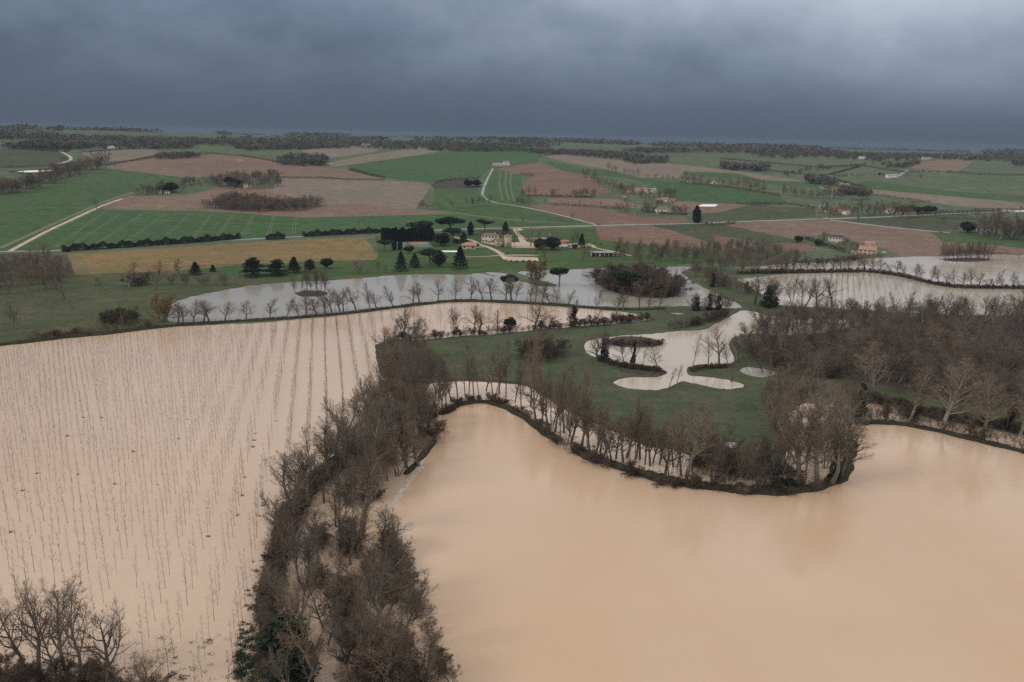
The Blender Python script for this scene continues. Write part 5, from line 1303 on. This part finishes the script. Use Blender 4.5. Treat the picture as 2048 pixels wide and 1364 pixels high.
house(1784, 357, 22, 8, 'far white farm on the right hillside', 'roof_tin', 'wall_white', 6, .4)
house(1725, 319, 12, 6, 'tiny white house high on the right hill', 'roof_tin', 'wall_white', 0, .5, nw=2)
house(1854, 320, 18, 6, 'pale farm on the right skyline', 'roof_brown', 'wall_cream', 0, .4, nw=3)
house(1293, 317, 8, 6, 'small white house behind the ridge wood', 'roof_tin', 'wall_white', 0, .7, nw=2)
house(1352, 304, 16, 5, 'far farm beside the right skyline trees', 'roof_brown', 'wall_stone', 0, .4, nw=2)
house(494, 376, 14, 8, 'white house in the hill grove', 'roof_brown', 'wall_white', 10, .6)
house(503, 363, 10, 5, 'ochre barn above the hill grove house', 'roof_tile', 'wall_cream', 0, .6, name='barn', cat='barn', chim=0, nw=2)
house(318, 388, 9, 7, 'small white gabled farm at the top of the gravel road', 'roof_tin', 'wall_white', 20, .9, nw=2)
house(333, 388, 11, 6, 'low white annex right of the gabled farm', 'roof_brown', 'wall_white', 0, .6, nw=2, chim=0)
house(479, 326, 12, 7, 'pale stone barn in the orange plough', 'roof_tile', 'wall_stone', -12, .7, name='barn', cat='barn', chim=0, nw=2)
house(221, 298, 13, 6, 'white farm below the upper left wood', 'roof_tin', 'wall_white', 0, .5, nw=3)
house(252, 293, 10, 5, 'small grey farm in the wood belt at upper left', 'roof_brown', 'wall_stone', 0, .5, nw=2)
house(733, 293, 18, 5, 'far pale farm on the centre ridge', 'roof_tin', 'wall_cream', 0, .4, nw=3)
# white plastic sheets over crops
for s, lab in (('1394,414 1405,410 1436,410 1430,414', 'white plastic crop cover beside the brown field'), ('25,345 60,342 108,341 106,344 40,346', 'long white plastic tunnel on the left hillside')):
    q = [P(*a) for a in pts(s)]; c = sum(q, Vector())/len(q); n = len(q)
    V = [tuple(v-c+Vector((0, 0, 1.0))) for v in q]+[tuple(v-c-Vector((0, 0, .5))) for v in q]
    o = mesh_obj('crop_cover', V, [tuple(range(n))]+[(i, n+i, n+(i+1) % n, (i+1) % n) for i in range(n)], 'white'); o.location = c; tag(o, lab, 'cover')
# terrace wall, courtyard walls
def wall(path, h, th, label, mat='wall_stone'):
    W = [P(x, y) for x, y in densify(pts(path), 5, False)]; a = np.array([(p.x, p.y, p.z) for p in W]); c = a.mean(0); B = MB()
    for i in range(len(a)-1):
        m_ = (a[i]+a[i+1])/2-c; d = a[i+1]-a[i]; L = np.linalg.norm(d[:2]); B.box((m_[0], m_[1], m_[2]-.5), L*1.01, th*(1+.01*(i % 2)), h+.5+.01*(i % 3), 0, math.atan2(d[1], d[0]))
    o = B.obj('stone_wall', mat); o.location = c; return tag(o, label, 'wall')
wall('1012,514 1040,513 1078,514', 2.0, .6, 'pale stone retaining wall above the paved terrace')
wall('1005,508 1010,513', 1.6, .6, 'curved end of the terrace retaining wall')
wall('1045,480 1075,479', 1.8, .5, 'pale courtyard wall behind the manor parterre')
# tennis fence
W4 = [P(*a) for a in pts('782,497 793,483 857,483 869,496')]; o = tag(empty('court_fence', W4[0]), 'thin wire fence on posts around the tennis court', 'fence')
for i in range(4):
    a, b = W4[i], W4[(i+1) % 4]; n = max(2, int((b-a).length/5)); B = MB(); N_ = MB()
    for k in range(n): q = a+(b-a)*k/n-W4[0]; B.tube(q, q+Vector((0, 0, 3)), .07, .07, 4)
    for z in (1, 2, 3): N_.tube(a-W4[0]+Vector((0, 0, z)), b-W4[0]+Vector((0, 0, z)), .03, .03, 3)
    B.obj('fence_posts', 'needle_dark', o); N_.obj('fence_wire', 'needle_dark', o)
# parked and driving cars
def car(x, y, mat, label, yaw, dz=0.55):
    p = P(x, y); o = tag(empty('car', (p.x, p.y, p.z+.4), yaw), label, 'car')
    prof = [(-2.1, .35), (-2.1, .85), (-1.7, .95), (-1.3, 1.42), (.5, 1.45), (1.15, .98), (2.0, .85), (2.15, .5), (2.1, .3)]; n = len(prof)
    V = [(a, s*.86, z) for s in (-1, 1) for a, z in prof]; mesh_obj('body', V, [tuple(range(n)), tuple(range(2*n-1, n-1, -1))]+[(i+n, (i+1) % n+n, (i+1) % n, i) for i in range(n)], mat, o)
    B = MB(); B.box((-.4, 0, 1.0), 1.9, 1.76, .34); B.obj('window', 'glass', o)
    for a in (-1.35, 1.35):
        for s in (-.8, .8): B = MB(); B.tube((a, s-.1, .32), (a, s+.1, .32), .33, .33, 10); B.tube((a, s-.1, .32), (a, s-.101, .32), .33, .001, 10); B.tube((a, s+.101, .32), (a, s+.1, .32), .001, .33, 10); B.obj('wheel', 'tyre', o)
car(1126, 494, 'car_white', 'white car parked in the middle of the manor car park', .2)
car(1131, 495, 'car_white', 'second white car parked close beside the first', .25)
car(1138, 494, 'car_dark', 'dark car parked right of the white cars', .9)
car(1145, 492, 'car_grey', 'grey car parked at the back right of the manor car park', .3)
car(1120, 490, 'car_dark', 'dark car parked at the back left of the manor car park', .4)
car(1654, 439, 'car_white', 'pale car driving on the road by the junction', .15)
car(1882, 465, 'car_grey', 'pale car on the side road at the right', -.5)
car(1196, 450, 'car_dark', 'dark car at the lane turning', .1)
car(1768, 507, 'car_white', 'white car beside the orange roofed house', -.4)
# wooden jetty by the pond, posts, poles
def pole(x, y, ytop, label):
    p = P(x, y); h = max(6, height_to(p, ytop)); o = tag(empty('utility_pole', (p.x, p.y, p.z)), label, 'pole')
    B = MB(); B.tube((0, 0, -1), (0, 0, h), .17, .12, 6); B.obj('post', 'bark_pale', o)
    B = MB(); B.tube((-1, 0, h-.5), (1, 0, h-.5), .07, .07, 4); B.obj('crossarm', 'bark_pale', o)
for k, (x, y, t) in enumerate([(214, 407, 387), (657, 404, 391), (766, 410, 398), (1229, 409, 390), (1120, 440, 428), (1336, 449, 436), (1405, 450, 436), (1445, 424, 413), (1542, 443, 431), (1632, 434, 425), (1536, 470, 458), (1587, 478, 465), (1840, 452, 441)]):
    pole(x, y, t, f'thin wooden utility pole in the fields, {nth(k+1)} of those from the left' if k == 0 else f'thin wooden utility pole in the fields, {nth(k+1)} from the left')
# play frame on the lawn
p = P(974, 510); o = tag(empty('swing_frame', (p.x, p.y, p.z+.4)), 'pale swing frame on the park lawn', 'swing')
B = MB()
for s in (-1.5, 1.5):
    for d in (-1, 1): B.tube((s, d, -.3), (s, 0, 2.6), .08, .08, 5)
B.tube((-1.5, 0, 2.6), (1.5, 0, 2.6), .08, .08, 5); B.obj('frame', 'bark_pale', o)
B = MB(); B.box((0, 0, .5), .7, .35, .06); B.tube((-.3, 0, .5), (-.3, 0, 2.6), .03, .03, 4); B.tube((.3, 0, .5), (.3, 0, 2.6), .03, .03, 4); B.obj('seat', 'timber', o)
# ================================================================== air, light
bpy.ops.mesh.primitive_cube_add(size=1, location=(0, 7000, 0)) if False else None
hz = mesh_obj('haze', [(x, y, z) for z in (-2, 142) for x, y in ((-15000, -600), (15000, -600), (15000, 14600), (-15000, 14600))],
              [(0, 3, 2, 1), (4, 5, 6, 7), (0, 1, 5, 4), (1, 2, 6, 5), (2, 3, 7, 6), (3, 0, 4, 7)], [])
hm = bpy.data.materials.new('haze'); hm.use_nodes = True; nt = hm.node_tree; nt.nodes.remove(nt.nodes['Principled BSDF'])
pv_ = nt.nodes.new('ShaderNodeVolumePrincipled'); pv_.inputs['Color'].default_value = (.24, .30, .385, 1); pv_.inputs['Density'].default_value = 8.0e-5
nt.links.new(pv_.outputs[0], nt.nodes['Material Output'].inputs['Volume']); hz.data.materials.append(hm); tag(hz, 'thin blue grey air over the whole valley', kind='stuff')
SUN_EL, SUN_AZ = D2R(36), D2R(248)
wd = bpy.data.worlds.new('World'); scene.world = wd; wd.use_nodes = True; nt = wd.node_tree; bg = nt.nodes['Background']
sky = nt.nodes.new('ShaderNodeTexSky'); sky.sky_type = 'NISHITA'; sky.sun_disc = False; sky.sun_elevation = SUN_EL; sky.sun_rotation = SUN_AZ
tc = nt.nodes.new('ShaderNodeTexCoord'); sp = nt.nodes.new('ShaderNodeSeparateXYZ'); nt.links.new(tc.outputs['Generated'], sp.inputs[0])
def mth(op, a, b=None):
    n = nt.nodes.new('ShaderNodeMath'); n.operation = op
    for s, v in ((n.inputs[0], a), (n.inputs[1], b)):
        if v is None: continue
        if hasattr(v, 'is_output'): nt.links.new(v, s)
        else: s.default_value = v
    return n.outputs[0]
# cloud deck: project the view direction on a flat layer overhead
den = mth('ADD', mth('MAXIMUM', sp.outputs['Z'], 0.0), .45)
cx_ = nt.nodes.new('ShaderNodeCombineXYZ'); nt.links.new(mth('DIVIDE', sp.outputs['X'], den), cx_.inputs[0]); nt.links.new(mth('DIVIDE', sp.outputs['Y'], den), cx_.inputs[1])
n1 = noise(nt, cx_.outputs[0], 1.3, 5, .5); n2 = noise(nt, cx_.outputs[0], 3.6, 6, .6)
cl = mth('ADD', mth('MULTIPLY', n1, .65), mth('MULTIPLY', n2, .35))
up_ = mth('MINIMUM', mth('MULTIPLY', mth('MAXIMUM', sp.outputs['Z'], 0.0), 9.0), 1.0)
el = mth('ADD', mth('ADD', sp.outputs['Z'], mth('MULTIPLY', mth('MULTIPLY', mth('SUBTRACT', cl, .48), .34), up_)), mth('MULTIPLY', mth('MULTIPLY', sp.outputs['X'], sp.outputs['Z']), .95))
deck = ramp(nt, el, [(0, (.069, .096, .145)), (.045, (.092, .124, .182)), (.09, (.152, .194, .272)), (.14, (.24, .292, .385)), (.20, (.42, .48, .57)), (.32, (.74, .77, .82)), (.7, (1.0, 1.0, 1.0)), (1, (1.1, 1.1, 1.1))])
sc_ = nt.nodes.new('ShaderNodeVectorMath'); sc_.operation = 'SCALE'; sc_.inputs['Scale'].default_value = .06; nt.links.new(sky.outputs[0], sc_.inputs[0])
nt.links.new(mixc(nt, .94, sc_.outputs[0], deck), bg.inputs['Color']); bg.inputs['Strength'].default_value = 1.0
sd = bpy.data.lights.new('sun', 'SUN'); sd.energy = 1.4; sd.angle = D2R(18); sd.color = (1, .96, .9)
so = bpy.data.objects.new('sun', sd); col.objects.link(so)
dv = Vector((math.sin(SUN_AZ)*math.cos(SUN_EL), math.cos(SUN_AZ)*math.cos(SUN_EL), math.sin(SUN_EL))); so.rotation_euler = dv.to_track_quat('Z', 'Y').to_euler()
vs = scene.view_settings; vs.view_transform = 'Standard'; vs.look = 'None'; vs.exposure = 0.10; vs.gamma = 1
cy_ = scene.cycles; cy_.use_denoising = False; cy_.max_bounces = 6; cy_.diffuse_bounces = 3; cy_.glossy_bounces = 3; cy_.volume_bounces = 1; cy_.transparent_max_bounces = 4
dup = {l: n for l, n in used_labels.items() if len(n) > 1}
print('things', sum(1 for o in col.objects if 'category' in o), 'objects', len(col.objects), 'shared labels', [(l, len(n)) for l, n in dup.items()][:60])
